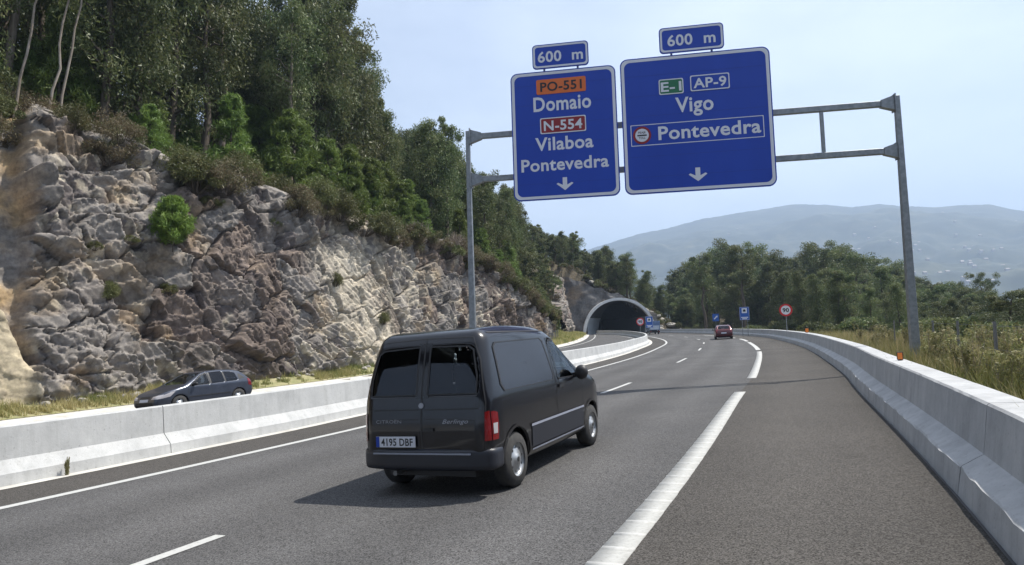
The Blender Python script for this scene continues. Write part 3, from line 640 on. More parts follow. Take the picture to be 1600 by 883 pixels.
def pine_proto(h, cw, seed, n=5200, m='pine', crown0=0.12):
    rg = np.random.default_rng(seed); paths = [(wob((0, 0, -0.5), (0, 0, h*0.98), 6, 0.04, rg), 0.014*h, 0.02)]; C = []; rd = []
    lv = int(h*2.4)
    for i in range(lv):
        t = crown0+(1-crown0)*i/lv; z = t*h; w = cw*(1-(t-crown0)/(1-crown0))**0.75*rg.uniform(0.7, 1.1)+0.1
        for k in range(6):
            an = rg.uniform(0, 6.28); e = (math.cos(an)*w, math.sin(an)*w, z+w*0.45); paths.append((wob((0, 0, z), e, 3, 0.03, rg), 0.03, 0.008))
            for f in (0.5, 0.78, 1.0): C.append((e[0]*f, e[1]*f, z+w*0.45*f)); rd.append(0.20+0.14*w*f)
    C = np.array(C); V, F, v = leaves(C, max(6, n//len(C)), np.array(rd), 0.30, 0.9, seed, 0.13, -0.5, 0.5)
    return trunk_mesh(paths, 'trunk', M['bark']), np_mesh('crown', V, F, [M[m]], fattr=v)
def bush_proto(w, h, seed, m, n=26, nl=130, ls=0.16, thin=0.3, m2=None):
    rg = np.random.default_rng(seed); C = []; paths = []
    for i in range(n):
        an = rg.uniform(0, 6.28); r = w*math.sqrt(rg.random()); z = h*rg.uniform(0.15, 1.0)*(1-0.5*(r/w)**2)
        C.append((math.cos(an)*r, math.sin(an)*r, z)); paths.append((wob((C[-1][0]*0.2, C[-1][1]*0.2, -0.2), C[-1], 3, 0.05, rg), 0.02, 0.006))
    V, F, v = leaves(np.array(C), nl, rg.uniform(0.2, 0.42, n)*(h/1.2), ls, 0.85, seed, thin, -0.3)
    return trunk_mesh(paths, 'stem', M['bark']), np_mesh('foliage', V, F, [M[m]], fattr=v)
def dead_bush(w, h, seed):
    rg = np.random.default_rng(seed); mb = MB()
    for i in range(90):
        an = rg.uniform(0, 6.28); r = w*rg.uniform(0.2, 1); e = (math.cos(an)*r, math.sin(an)*r, h*rg.uniform(0.4, 1)); mb.tube(wob((0, 0, -0.2), e, 4, 0.1, rg), [0.015, 0.012, 0.009, 0.005], n=3, cap=False)
    me = mb.mesh('stem'); me.materials.append(M['dead']); return me
M['dead'] = mat('dead twigs', (0.26, 0.21, 0.17), 0.9)
PROT = {'euc': [euc_proto(15, 0.20, 2.0, 1, 58), euc_proto(15, 0.34, 1.6, 2, 46), euc_proto(15, 0.12, 2.5, 3, 66, 250), euc_proto(15, 0.42, 1.8, 4, 36, 300, True), euc_proto(15, 0.08, 1.9, 5, 66, 260)],
        'small': [euc_proto(8, 0.32, 1.9, 11, 26, 300, False, 0.22), euc_proto(8, 0.22, 1.7, 12, 30, 260, False, 0.22), euc_proto(8, 0.40, 2.2, 13, 24, 300, False, 0.22)],
        'pine': [pine_proto(6, 1.25, 21, 9000), pine_proto(6, 1.5, 22, 9500), pine_proto(6, 0.95, 23, 8000, crown0=0.2)],
        'scrub': [bush_proto(1.0, 1.2, 31, 'scrub', 30, 230, 0.11, 0.22), bush_proto(1.3, 0.9, 32, 'scrub', 34, 210, 0.11, 0.22), bush_proto(0.9, 1.5, 33, 'scrub', 26, 230, 0.12, 0.2)],
        'gscrub': [bush_proto(1.0, 1.4, 41, 'gscrub', 30, 200, 0.12, 0.28), bush_proto(1.3, 1.0, 42, 'gscrub', 32, 200, 0.12, 0.28), bush_proto(0.8, 1.7, 44, 'gscrub', 28, 200, 0.13, 0.25)],
        'dark': [bush_proto(1.3, 1.9, 43, 'euc', 40, 190, 0.2, 0.45)]}
DEAD = [dead_bush(1.0, 1.4, 51), dead_bush(1.2, 1.1, 52)]
def depth_row(y): return ('nearest row, ' if y < 18 else 'near row, ' if y < 30 else 'second row, ' if y < 40 else 'middle row, ' if y < 52 else 'back row, ' if y < 70 else 'far row, ' if y < 105 else 'distant row, ' if y < 150 else 'farthest row, ')
# the wood behind and under the trees: thick low growth
def zone(px):
    for lim, t in ((60, 'at the left edge of view'), (230, 'left of the bright pine bush'), (400, 'above the dark car'), (560, 'above the pale slab'), (735, 'left of the gantry post'), (840, 'under the left blue sign'), (915, 'just left of the tunnel'), (1020, 'over the tunnel arch'), (1080, 'right of the tunnel'), (1140, 'behind the small arrow sign'), (1200, 'behind the camera sign'), (1270, 'behind the nearer 90 sign'), (1340, 'left of the right gantry post'), (1420, 'beside the right gantry post'), (1500, 'just right of the gantry post'), (1570, 'between gantry post and right edge')):
        if px < lim: return t
    return 'at the right edge of view'
def plant(kind, name, x, y, z, scale, label, cat, group=None, var=None, sz=None, rz=None, lean=0.0):
    pr = PROT[kind]; tm, cm = pr[random.randrange(len(pr)) if var is None else var]
    r = empty(name, (x, y, z), random.uniform(0, 6.28) if rz is None else rz); r.scale = (scale, scale, scale if sz is None else sz)
    r.rotation_euler.x = lean; tag(r, label if not group else label+', '+depth_row(y)+zone(float(to_px(x, max(y, 2), z+1)[0])), cat, group)
    a = bpy.data.objects.new('trunk' if kind in ('euc', 'small', 'pine') else 'stem', tm); link(a, r)
    b = bpy.data.objects.new('crown' if kind in ('euc', 'small', 'pine') else 'foliage', cm); link(b, r)
    return r
SKX = [-400, 0, 540, 565, 590, 600, 612, 625, 650, 690, 715, 728, 745, 760, 780, 800, 812, 822, 860, 900, 940, 960, 985, 1020, 1045, 1080, 1100, 1135, 1180, 1200, 1240, 1265, 1310, 1350, 1380, 1410, 1440, 1480, 1520, 1545, 1570, 1600, 1800]
SKY = [-500, -380, -60, 0, 60, 100, 172, 188, 170, 165, 195, 230, 262, 246, 240, 262, 312, 345, 348, 358, 370, 366, 385, 400, 408, 400, 385, 378, 378, 385, 398, 385, 378, 385, 400, 408, 430, 440, 436, 458, 460, 452, 440]
def max_top(x, y):
    px = 800+FPX*x/max(y, 1); hz = 514.8-0.0308*(px-800); return CAM_H+y*(hz-float(np.interp(px, SKX, SKY)))/FPX, px
def TZ(x, y): return float(terrain_z(np.array([x]), np.array([y]))[0])
def left_pt(y, d):
    i = int(np.argmin(abs(LP[:, 1]-y))); return LP[i, 0]+LN[i, 0]*d, LP[i, 1]+LN[i, 1]*d
rnd = random.Random(3)
def rim(y): return VG+LEAN*float(HC(y))+1.2
# tall wood above the cutting
pts = []
for row, (d0, d1, n) in enumerate([(4.5, 9, 34), (9, 16, 44), (16, 26, 40), (26, 42, 34)]):
    for k in range(n):
        y = 8+(k+rnd.random())/n*108; x, yy = left_pt(y, rim(y)+rnd.uniform(d0, d1))
        if yy < 6: continue
        mt, px = max_top(x, yy)
        if px < -90 or px > 905: continue
        z = TZ(x, yy); room = mt-z
        if room < 3.2: continue
        h = min(room*rnd.uniform(0.84, 1.0), rnd.uniform(13, 19) if px > 600 else rnd.uniform(16, 25))
        if px > 812: h = min(h, rnd.uniform(5.5, 9))
        kind = 'euc' if h > 8.5 else 'small'; H0 = 15 if kind == 'euc' else 8
        sc = h/H0; sw = sc*min(1.35, max(1.0, 0.75/sc)) if kind == 'euc' else sc*1.15
        lab = 'tall dark eucalyptus above the rock cutting' if kind == 'euc' else 'slim young eucalyptus above the rock cutting'
        plant(kind, 'eucalyptus_tree', x, yy, z-0.2, sw, lab, 'tree', 'eucalyptus trees above the rock cutting' if kind == 'euc' else 'young eucalyptus above the rock cutting', sz=sc)
# young pines near the rim
for k in range(120):
    y = 15+k*0.68+rnd.uniform(-1, 1); x, yy = left_pt(y, rim(y)+rnd.uniform(0.8, 11)); mt, px = max_top(x, yy); z = TZ(x, yy); h = min(rnd.uniform(3.0, 9.0), (mt-z)*0.9)
    if h < 1.5 or rnd.random() < 0.2: continue
    plant('pine', 'young_pine', x, yy, z-0.15, h/6*rnd.uniform(1.0, 1.25), 'bright young pine on the cutting rim', 'tree', 'young pines along the rim', sz=h/6)
# scrub along the rim
for k in range(260):
    y = 12+k*0.35+rnd.uniform(-0.5, 0.5); dd = rnd.uniform(-1.3, 3.2); x, yy = left_pt(y, rim(y)+dd)
    z = TZ(x, yy) if dd > 0.9 else None
    if z is None:
        i = int(np.argmin(abs(CUT[3]-LS[int(np.argmin(abs(LP[:, 1]-y)))]))); j = int(np.clip((1.0+(dd-0.2)/14)/1.22*len(CUT[4]), 0, len(CUT[4])-1)); x, yy, z = CUT[0][i, j], CUT[1][i, j], CUT[2][i, j]
    q = rnd.random(); sc = rnd.uniform(0.8, 1.6)
    if q < 0.42: plant('scrub', 'dry_bush', x, yy, z-0.1, sc, 'rusty dry bush on the cutting rim', 'bush', 'dry bushes along the rim')
    elif q < 0.86: plant('gscrub', 'green_bush', x, yy, z-0.1, sc, 'olive green bush on the cutting rim', 'bush', 'green bushes along the rim')
    else:
        o = empty('dead_bush', (x, yy, z-0.1), rnd.uniform(0, 6)); o.scale = (sc, sc, sc); tag(o, 'leafless grey bush on the rim of the rock cutting', 'bush', 'leafless bushes along the rim'); link(bpy.data.objects.new('stem', rnd.choice(DEAD)), o)
for k in range(46):
    y = rnd.uniform(13, 34); x, yy = left_pt(y, rim(y)+rnd.uniform(0.0, 6.5)); plant(rnd.choice(['scrub', 'gscrub', 'gscrub']), 'green_bush', x, yy, TZ(x, yy)-0.1, rnd.uniform(0.9, 1.7), 'scrubby bush on the cutting rim', 'bush', 'scrubby bushes at the near end of the rim')
# undergrowth between the trunks
for k in range(220):
    y = 8+k*0.5+rnd.uniform(-1, 1); x, yy = left_pt(y, rim(y)+rnd.uniform(3, 16)); mt, px = max_top(x, yy)
    if px < -200 or px > 900: continue
    z = TZ(x, yy)
    if mt-z < 1.5: continue
    plant('dark' if rnd.random() < 0.6 else 'gscrub', 'undergrowth_bush', x, yy, z-0.1, rnd.uniform(0.8, 1.6)*min(1, (mt-z)/3), 'low dark bush under the upper trees', 'bush', 'undergrowth in the wood above the cutting')
# individuals
p = on_cut(CUT, 262, 352); PROT['pbush'] = [pine_proto(2.7, 1.15, 77, 12000, 'pineb', 0.02)]; plant('pbush', 'pine_bush', p.x+0.6, p.y-0.5, p.z-1.1, 1.0, 'bright green pine bush growing out of the middle of the rock face', 'tree', sz=1.0)
for (a, b, sc, lab) in [(172, 458, 0.55, 'small yellow-green tuft growing low on the grey rock face'), (330, 318, 0.6, 'olive bush on a ledge to the right of the bright pine bush'), (525, 440, 0.6, 'dark bush in the crack beside the pale rock slab'), (265, 452, 0.5, 'small green tuft in a crack left of the red-brown rock'), (205, 372, 0.4, 'small dark tuft on the grey rock left of the pine bush'), (425, 350, 0.6, 'brownish bush high on the rock face above the silver-blue car'), (150, 383, 0.35, 'tiny tuft on the grey rock near the left edge'), (600, 500, 0.55, 'low bush near the foot of the pale rock slab')]:
    p = on_cut(CUT, a, b); plant('gscrub', 'rock_plant', p.x, p.y-0.1, p.z-0.25, sc, lab, 'plant')
for i, (a, lab) in enumerate([(48, 'pale bare leaning trunk at the far upper left above the cliff'), (72, 'second pale slanting trunk from the left edge above the cliff'), (10, 'thin pale trunk at the upper left corner of the wood')]):
    y, best = 0, 1e9
    for yc in np.arange(12, 40, 0.25):
        xx, yy_ = left_pt(yc, rim(yc)+0.8); q = to_px(xx-0.5, yy_, TZ(xx, yy_)+2)[0]
        if abs(q-a) < best: best = abs(q-a); x, y = xx, yy_
    o = empty('pale_tree', (x, y, TZ(x, y)-0.3)); tag(o, lab, 'tree'); rg = np.random.default_rng(i)
    pa = wob((0, 0, 0), (1.4, 0.5, 10.5), 9, 0.08, rg); link(bpy.data.objects.new('trunk', trunk_mesh([(pa, 0.08, 0.035)], 'trunk', M['pale'])), o)
    Vv, Ff, vv = leaves(np.array([(1.4+rg.normal(0, .6), .5+rg.normal(0, .6), 10.5+rg.normal(0, .7)) for _ in range(14)]), 140, 0.6, 0.24, 0.8, 70+i, 0.42, 0.3); link(bpy.data.objects.new('crown', np_mesh('crown', Vv, Ff, [M['euc']], fattr=vv)), o)
# bushes and small trees on the bank before the tunnel, px 760-880
for k in range(46):
    y = 70+rnd.random()*52; x, yy = left_pt(y, VG+rnd.uniform(1.5, 9)+LEAN*float(HC(y))*0.6); z = TZ(x, yy); mt, px = max_top(x, yy)
    ylim = np.interp(y, [70, 90, 105, 125], [1.6, 4.2, 4.2, 3.0]); h = rnd.uniform(0.5, 1.0)*ylim
    if rnd.random() < 0.45: plant('small', 'bank_tree', x, yy, z-0.2, h/8*1.4, 'bushy young tree before the tunnel', 'tree', 'young trees on the bank before the tunnel', sz=h/8)
    elif rnd.random() < 0.4: plant('pine', 'bank_pine', x, yy, z-0.2, h/6*1.3, 'soft green pine before the tunnel', 'tree', 'young pines on the bank before the tunnel', sz=h/6)
    else: plant('gscrub', 'bank_bush', x, yy, z-0.1, rnd.uniform(0.6, 1.1), 'olive bush on the bank before the tunnel', 'bush', 'bushes on the bank before the tunnel')
for k in range(80):
    y = rnd.uniform(92, 148); x, yy = left_pt(y, rnd.uniform(9 if y > 112 else 6, 34)); z = TZ(x, yy); mt, px = max_top(x, yy); room = mt-z
    if px < 740 or room < 2: continue
    h = min(room*rnd.uniform(0.6, 1.0), rnd.uniform(4.5, 9.5)); plant('small' if rnd.random() < 0.75 else 'pine', 'slope_tree', x, yy, z-0.3, h/8*1.35, 'leafy tree on the slope before the tunnel', 'tree', 'trees on the slope left of the tunnel', sz=h/8)
for k in range(64):
    y = rnd.uniform(102, 143); f_ = VG+np.interp(y, [74, 92, 112, 122], [0, 1.0, 0.6, 0.0])+LEAN*float(HC(y)); x, yy = left_pt(y, f_+rnd.uniform(1.3, 9)); z = TZ(x, yy); mt, px = max_top(x, yy); room = mt-z
    if rnd.random() < 0.55: h = min(room*0.9, rnd.uniform(2.5, 5.5)); plant('small', 'slope_tree', x, yy, z-0.3, max(h, 1)/8*1.5, 'small tree on the outcrop beside the tunnel', 'tree', 'small trees on the outcrop beside the tunnel', sz=max(h, 1)/8)
    else: plant(rnd.choice(['gscrub', 'scrub', 'dark']), 'slope_bush', x, yy, z-0.1, rnd.uniform(0.8, 1.5), 'bush on the outcrop beside the tunnel', 'bush', 'bushes on the outcrop beside the tunnel')
# open trees on the hill over the tunnel
for k in range(170):
    x = rnd.uniform(-12, 62); y = rnd.uniform(145, 196); z = TZ(x, y); mt, px = max_top(x, y)
    if px > 1110 or (y < 153 and x > 28): continue
    room = mt-z
    if room < 2.5: continue
    if d_left([x], [y])[0][0] < 2 and y < 147 and x < 28: continue
    h = min(room*rnd.uniform(0.72, 1.0), rnd.uniform(7, 13)); plant('small' if h < 8.6 else 'euc', 'hill_tree', x, y, z-0.3, (h/8*1.35 if h < 8.6 else h/15*1.35), 'open-crowned tree on the slope over the tunnel', 'tree', 'trees on the slope over the tunnel', sz=h/(8 if h < 8.6 else 15))
for k in range(150):
    x = rnd.uniform(6, 46); y = rnd.uniform(143.2, 158); z = TZ(x, y)
    plant(rnd.choice(['scrub', 'gscrub', 'gscrub']), 'slope_bush', x, y, z-0.1, rnd.uniform(0.5, 1.2), 'low bush among pale stones over the tunnel', 'bush', 'bushes on the slope over the tunnel')
# dark wood beyond the right-hand barrier
cnt = 0
for k in range(1400):
    pxr = rnd.uniform(1040, 1720); y = rnd.choice([rnd.uniform(66, 110), rnd.uniform(95, 150), rnd.uniform(130, 190), rnd.uniform(180, 250)]); x = (pxr-800)/FPX*y
    s_, l_ = to_sl([x], [y])
    if l_[0] < 14 or x > 145: continue
    if y > 140 and x < 46: continue
    z = TZ(x, y); mt, px = max_top(x, y); room = mt-z
    lim = np.interp(y, [60, 100, 150, 250], [8, 14, 19, 27]); h = min(room*rnd.uniform(0.68, 0.95), rnd.uniform(0.65, 1.1)*lim)
    if h < 4.5: continue
    cnt += 1
    if cnt > 175: break
    plant('euc', 'eucalyptus_tree', x, y, z-0.3, h/15*rnd.uniform(1.15, 1.5), 'dense eucalyptus beyond the right barrier', 'tree', 'eucalyptus trees beyond the right-hand barrier', sz=h/15, var=rnd.choice([0, 2, 2, 4, 1]))
# the farthest trees of that wood merge into one mass
def far_wood():
    src = PROT['euc'][2][1]; n = len(src.polygons); co = np.empty(len(src.vertices)*3, np.float32); src.vertices.foreach_get('co', co); Q = co.reshape(-1, 4, 3); at = np.empty(n, np.float32); src.attributes['v'].data.foreach_get('value', at)
    Vs = []; vs = []
    for k in range(120):
        y = rnd.uniform(175, 250); pxr = rnd.uniform(1050, 1560); x = (pxr-800)/FPX*y
        if x > 145 or x < 44: continue
        z = TZ(x, y); mt, px = max_top(x, y); h = min((mt-z)*rnd.uniform(0.72, 0.95), rnd.uniform(16, 27))
        if h < 4: continue
        q = Q[rnd.randrange(4)::4]; c = q.mean(1, keepdims=True); a = rnd.uniform(0, 6.28); ca, sa = math.cos(a), math.sin(a); w = h/15*1.4
        P_ = (c+(q-c)*1.9/(h/15)*1.3)*np.array([w, w, h/15]); Vs.append(np.stack([P_[..., 0]*ca-P_[..., 1]*sa+x, P_[..., 0]*sa+P_[..., 1]*ca+y, P_[..., 2]+z-0.3], -1).reshape(-1, 3)); vs.append(np.clip(at[:len(q)]*0.6+rnd.random()*0.4, 0, 1))
    V = np.concatenate(Vs); o = obj('far_wood', np_mesh('far_wood', V, np.arange(len(V)).reshape(-1, 4), [M['euc']], fattr=np.concatenate(vs))); tag(o, 'farthest trees of the dark wood merging into one mass below the ridge', 'wood', kind='stuff')
far_wood()
PROT['thin'] = [euc_proto(15, 0.62, 1.5, 81, 15, 380, False, 0.24, True), euc_proto(15, 0.70, 1.9, 82, 13, 380, False, 0.24, True), euc_proto(15, 0.55, 1.3, 83, 17, 360, False, 0.24, True)]
for i, pxr in enumerate([1048, 1072, 1100, 1118, 1138, 1160, 1186, 1212, 1240, 1262, 1284, 1304, 1322, 1346, 1372, 1402, 1436, 1472, 1500]):
    y = 118+(i*37) % 60; x = (pxr-800)/FPX*y
    if float(to_sl([x], [y])[1][0]) < 9 or (y > 140 and x < 46): continue
    z = TZ(x, y)-0.3; mt, _ = max_top(x, y); h = (mt-z)*rnd.uniform(0.90, 1.02); pr = PROT['thin'][i % 3]
    r = empty('eucalyptus_tree', (x, y, z), rnd.uniform(0, 6)); r.scale = (h/15*1.5, h/15*1.5, h/15); tag(r, 'slender tufted eucalyptus above the right wood, '+depth_row(y)+zone(pxr), 'tree', 'slender eucalyptus tops on the skyline'); link(bpy.data.objects.new('trunk', pr[0]), r); link(bpy.data.objects.new('crown', pr[1]), r)
# lone umbrella tree and two near dark trees at the right edge
PROT['umb'] = [euc_proto(15, 0.62, 3.3, 61, 26, 260, False, 0.26, True)]
for (pxr, y, ytop, kind, w, lab) in [(1530, 120, 430, 'umb', 1.0, 'lone umbrella-shaped tree standing up from the wood right of the gantry post'), (1556, 44, 456, 'euc', 2.6, 'very dark broad tree near the right edge above the tall herbs'), (1604, 48, 446, 'euc', 2.4, 'very dark tree cut by the right edge of the view')]:
    x = (pxr-800)/FPX*y; z = TZ(x, y)-0.3; hz = 514.8-0.0308*(pxr-800); top = CAM_H+y*(hz-ytop)/FPX; h = top-z
    pr = PROT[kind]; r = empty('tree', (x, y, z), 0.4); r.scale = (h/15*w, h/15*w, h/15); tag(r, lab, 'tree'); tm, cm = pr[0 if kind == 'umb' else 2]
    link(bpy.data.objects.new('trunk', tm), r); link(bpy.data.objects.new('crown', cm), r)
# bushes in front of that wood
for k in range(130):
    s_ = s_at_y(rnd.uniform(18, 120)); q = R(s_, rnd.uniform(11, 22)); z = TZ(q[0], q[1])
    plant('dark' if rnd.random() < 0.6 else 'gscrub', 'wood_edge_bush', q[0], q[1], z-0.1, rnd.uniform(0.8, 1.5), 'leafy bush below the right-hand wood', 'bush', 'bushes along the edge of the right-hand wood')
# tall herbs behind the right barrier
def herb_mesh(seed, h=1.5):
    rg = np.random.default_rng(seed); Vs = []; Fs = []; vs = []; n0 = 0; mb = MB()
    for s_ in range(9):
        an = rg.uniform(0, 6.28); e = (math.cos(an)*0.35*rg.random(), math.sin(an)*0.35*rg.random(), h*rg.uniform(0.6, 1)); pa = wob((0, 0, -0.1), e, 5, 0.03, rg); mb.tube(pa, [0.012, 0.01, 0.008, 0.006, 0.004], n=3, cap=False)
        C = np.array([np.array(pa[0])+(np.array(e)-np.array(pa[0]))*t for t in np.linspace(0.15, 1, 12)]); V, F, v = leaves(C, 12, np.linspace(0.14, 0.06, 12), 0.10, 1.0, seed*20+s_, 0.25, -0.4)
        Vs.append(V); Fs.append(F+n0); n0 += len(V); vs.append(v)
    st = mb.mesh('stem'); st.materials.append(M['dead']); return st, np_mesh('foliage', np.concatenate(Vs), np.concatenate(Fs), [M['herb']], fattr=np.concatenate(vs))
PROT['herb'] = [herb_mesh(k) for k in (1, 2, 3)]
for k in range(190):
    y = 4+abs(rnd.gauss(0, 1))*14; q = R(s_at_y(y), rnd.uniform(3.7, 9.5)); sc = rnd.uniform(0.35, 0.8)
    plant('herb', 'tall_herb', q[0], q[1], max(q[2]*0+TZ(q[0], q[1]), TZ(q[0], q[1]))+0.0, sc, 'feathery green herb behind the right-hand barrier', 'plant', 'tall herbs behind the right-hand barrier')
for (a, y, sc, lab) in [(1592, 10.5, 0.85, 'tallest feathery herb, beside the right edge of the view'), (1560, 12.5, 0.8, 'tall plumed herb just right of the nearest fence post')]:
    x = (a-800)/FPX*y; plant('herb', 'tall_herb', x, y, TZ(x, y), sc, lab, 'plant')
# grass: blades on both verges and the bank
def grass_patch(name, P, h, w, seed, label):
    rg = np.random.default_rng(seed); n = len(P); hh = h*rg.uniform(0.4, 1.3, n); an = rg.uniform(0, 6.28, n); ln = rg.normal(0, 0.35, (n, 2))*hh[:, None]
    dx = np.cos(an)*w/2; dy = np.sin(an)*w/2
    V = np.stack([np.stack([P[:, 0]-dx, P[:, 1]-dy, P[:, 2]-0.02], -1), np.stack([P[:, 0]+dx, P[:, 1]+dy, P[:, 2]-0.02], -1), np.stack([P[:, 0]+ln[:, 0], P[:, 1]+ln[:, 1], P[:, 2]+hh], -1)], 1).reshape(-1, 3)
    o = obj(name, np_mesh(name, V, np.arange(3*n).reshape(-1, 3), [M['grass']], fattr=np.clip(0.5+vnoise(P[:, 0]*0.7, P[:, 1]*0.7, 4)*1.1+rg.normal(0, 0.2, n), 0, 1))); tag(o, label, 'grass', kind='stuff')
def pts_left(n, y0, y1, d0, d1, seed):
    rg = np.random.default_rng(seed); yy = rg.uniform(y0, y1, n); i = np.array([int(v) for v in np.interp(yy, LP[:, 1], np.arange(len(LP)))]); d = d0+(d1-d0)*rg.random(n)
    x = LP[i, 0]+LN[i, 0]*d; y = LP[i, 1]+LN[i, 1]*d+0.0; x += rg.normal(0, 0.2, n); return np.stack([x, y, np.maximum(LZ[i]+0.19+(d-0.5)*0.161, 0*x-9)], -1)
G = pts_left(60000, 10, 78, 0.7, 3.4, 1); dens = vnoise(G[:, 0]*0.5, G[:, 1]*0.5, 8)+vnoise(G[:, 0]*1.9, G[:, 1]*1.9, 9)*0.6; G = G[dens > -0.12]
grass_patch('roadside_grass', G, 0.34, 0.035, 2, 'yellowing grass in the verge at the foot of the rock cutting')
G = pts_left(26000, 78, 134, 0.6, 7.5, 3); G[:, 2] = np.maximum(G[:, 2], terrain_z(G[:, 0], G[:, 1])); grass_patch('bank_grass', G, 0.45, 0.09, 4, 'green grass on the bank before the tunnel')
rg = np.random.default_rng(8); ys = 2+np.abs(rg.normal(0, 22, 60000)); ls = rg.uniform(3.2, 12, len(ys)); Q = R(np.interp(ys, REF[:, 1], RS), ls); Q[:, 2] = np.maximum(terrain_z(Q[:, 0], Q[:, 1]), np.where(ls < 6.6, Q[:, 2]+0.12, -99))
grass_patch('barrier_grass', Q, 0.55, 0.03, 5, 'long grass behind the right-hand barrier')
#@@STONES
def stone_mesh(seed):
    rg = np.random.default_rng(seed); bm = bmesh.new(); bmesh.ops.create_icosphere(bm, subdivisions=2, radius=1.0)
    pl = [(Vector(rg.normal(size=3)).normalized(), rg.uniform(0.55, 0.85)) for _ in range(9)]
    for v in bm.verts:
        for n, d in pl:
            q = v.co.dot(n)
            if q > d: v.co -= n*(q-d)
    me = bpy.data.meshes.new('stone'); bm.to_mesh(me); bm.free(); me.materials.append(M['stone']); return me
STN = [stone_mesh(k) for k in range(5)]
for k in range(120):
    if k < 80: x = rnd.uniform(29.5, 40); y = rnd.uniform(142.6, 152); g, lab = 'stones on the slope over the tunnel', 'pale angular stone on the rocky slope right of the tunnel mouth'
    else: x = rnd.uniform(12, 30); y = rnd.uniform(144, 152); g, lab = 'stones above the portal', 'angular stone lying above the tunnel arch'
    sc = rnd.uniform(0.25, 0.95); o = bpy.data.objects.new('stone', rnd.choice(STN)); link(o); o.location = (x, y, TZ(x, y)+sc*0.1); o.scale = (sc*rnd.uniform(1, 1.8), sc, sc*rnd.uniform(0.5, 0.9)); o.rotation_euler = (rnd.uniform(-.4, .4), rnd.uniform(-.4, .4), rnd.uniform(0, 6)); tag(o, lab, 'stone', g)
for k in range(46):
    y = rnd.uniform(17, 70); x, yy = left_pt(y, VG-rnd.uniform(0.0, 0.9)); sc = rnd.uniform(0.07, 0.24); i = int(np.argmin(abs(LP[:, 1]-y))); o = bpy.data.objects.new('stone', rnd.choice(STN)); link(o); o.location = (x, yy, LZ[i]+0.50); o.scale = (sc*1.4, sc, sc*0.8); o.rotation_euler = (0.2, 0.1, rnd.uniform(0, 6)); tag(o, 'fallen stone lying in the grass at the foot of the rock cutting', 'stone', 'fallen stones at the foot of the rock')
#@@TUNNEL
# ================================================================== tunnel portal (faces the viewer; the left carriageway runs into it)
TX, TY, TZ0, TW, TH = 22.6, 141.5, -0.35, 7.2, 7.5
def arch(rx, rz, n=40): return [(TX+rx*math.cos(a), TZ0+rz*(math.sin(a)**0.92)) for a in np.linspace(math.pi, 0, n)]
tun = empty('tunnel', (TX, TY, TZ0)); tag(tun, 'wide arched road tunnel mouth with a pale concrete ring in the dark rock wall', 'tunnel')
off = Vector(tun.location)
def ring_prism(name, a0, a1, y0, y1, m, parent):
    mb = MB(); n = len(a0)
    for (x, z) in a0: mb.v.append((x-off.x, y0-off.y, z-off.z))
    for (x, z) in a1: mb.v.append((x-off.x, y0-off.y, z-off.z))
    for (x, z) in a0: mb.v.append((x-off.x, y1-off.y, z-off.z))
    for (x, z) in a1: mb.v.append((x-off.x, y1-off.y, z-off.z))
    for i in range(n-1):
        mb.f += [(i, i+1, n+i+1, n+i), (2*n+i, 3*n+i, 3*n+i+1, 2*n+i+1), (n+i, n+i+1, 3*n+i+1, 3*n+i), (i, 2*n+i, 2*n+i+1, i+1)]
    return obj(name, mb, parent, m)
ring_prism('portal_ring', arch(TW, TH), arch(TW+0.60, TH+0.55), TY-1.3, TY+0.6, M['ring'], tun)
# bored tube, curving gently to the left, with the lower walls clad pale
M['tube'] = mat('dark tunnel lining', (0.10, 0.10, 0.105), 0.9); noisy(M['tube'], [(0.06, 0.06, 0.065), (0.12, 0.12, 0.125)], scale=0.8, detail=8)
M['clad'] = mat('pale wall cladding', (0.82, 0.88, 0.93), 0.5)
for nm, part, m in (('tunnel_lining', 'up', M['tube']), ('wall_cladding', 'lo', M['clad'])):
    V = []; A = arch(TW-0.02, TH-0.02, 49); ny = 40
    for j in range(ny):
        d = j*2.0; k_ = 1-0.30*min(d/12.0, 1)     # the left wall leads in, the right wall runs straight
        for (x, z) in A: V.append(((x-TX-TW)*k_+TW, TY+0.1+d-off.y, z-off.z))
    k = len(A); F = []
    for j in range(ny-1):
        for i in range(k-1):
            lo = (A[i][1]+A[i+1][1])/2 < TZ0+3.9
            if lo == (part == 'lo'): F.append((j*k+i, j*k+i+1, (j+1)*k+i+1, (j+1)*k+i))
    if part == 'up': b = (ny-1)*k; F.append(tuple(range(b, b+k)))
    obj(nm, np_mesh(nm, V, [f for f in F if len(f) == 4], [m], smooth=True), tun)
V = []; 
for j in range(34):
    d = j*2.4; cx = 0; V += [(-TW-0.1+cx, d-1.5, 0.06), (TW+0.1+cx, d-1.5, 0.06)]
obj('tunnel_road', np_mesh('tunnel_road', V, [(2*j, 2*j+1, 2*j+3, 2*j+2) for j in range(33)], [M['shoulder']], vcol=np.ones((len(V), 3))), tun)
mb = MB(); mb.box(-TW, TW+1, 78.2, 78.8, -0.5, 9); obj('tunnel_end_wall', mb, tun, M['tube'])
# small upright joint panels of the cladding on the sunny side
mb = MB()

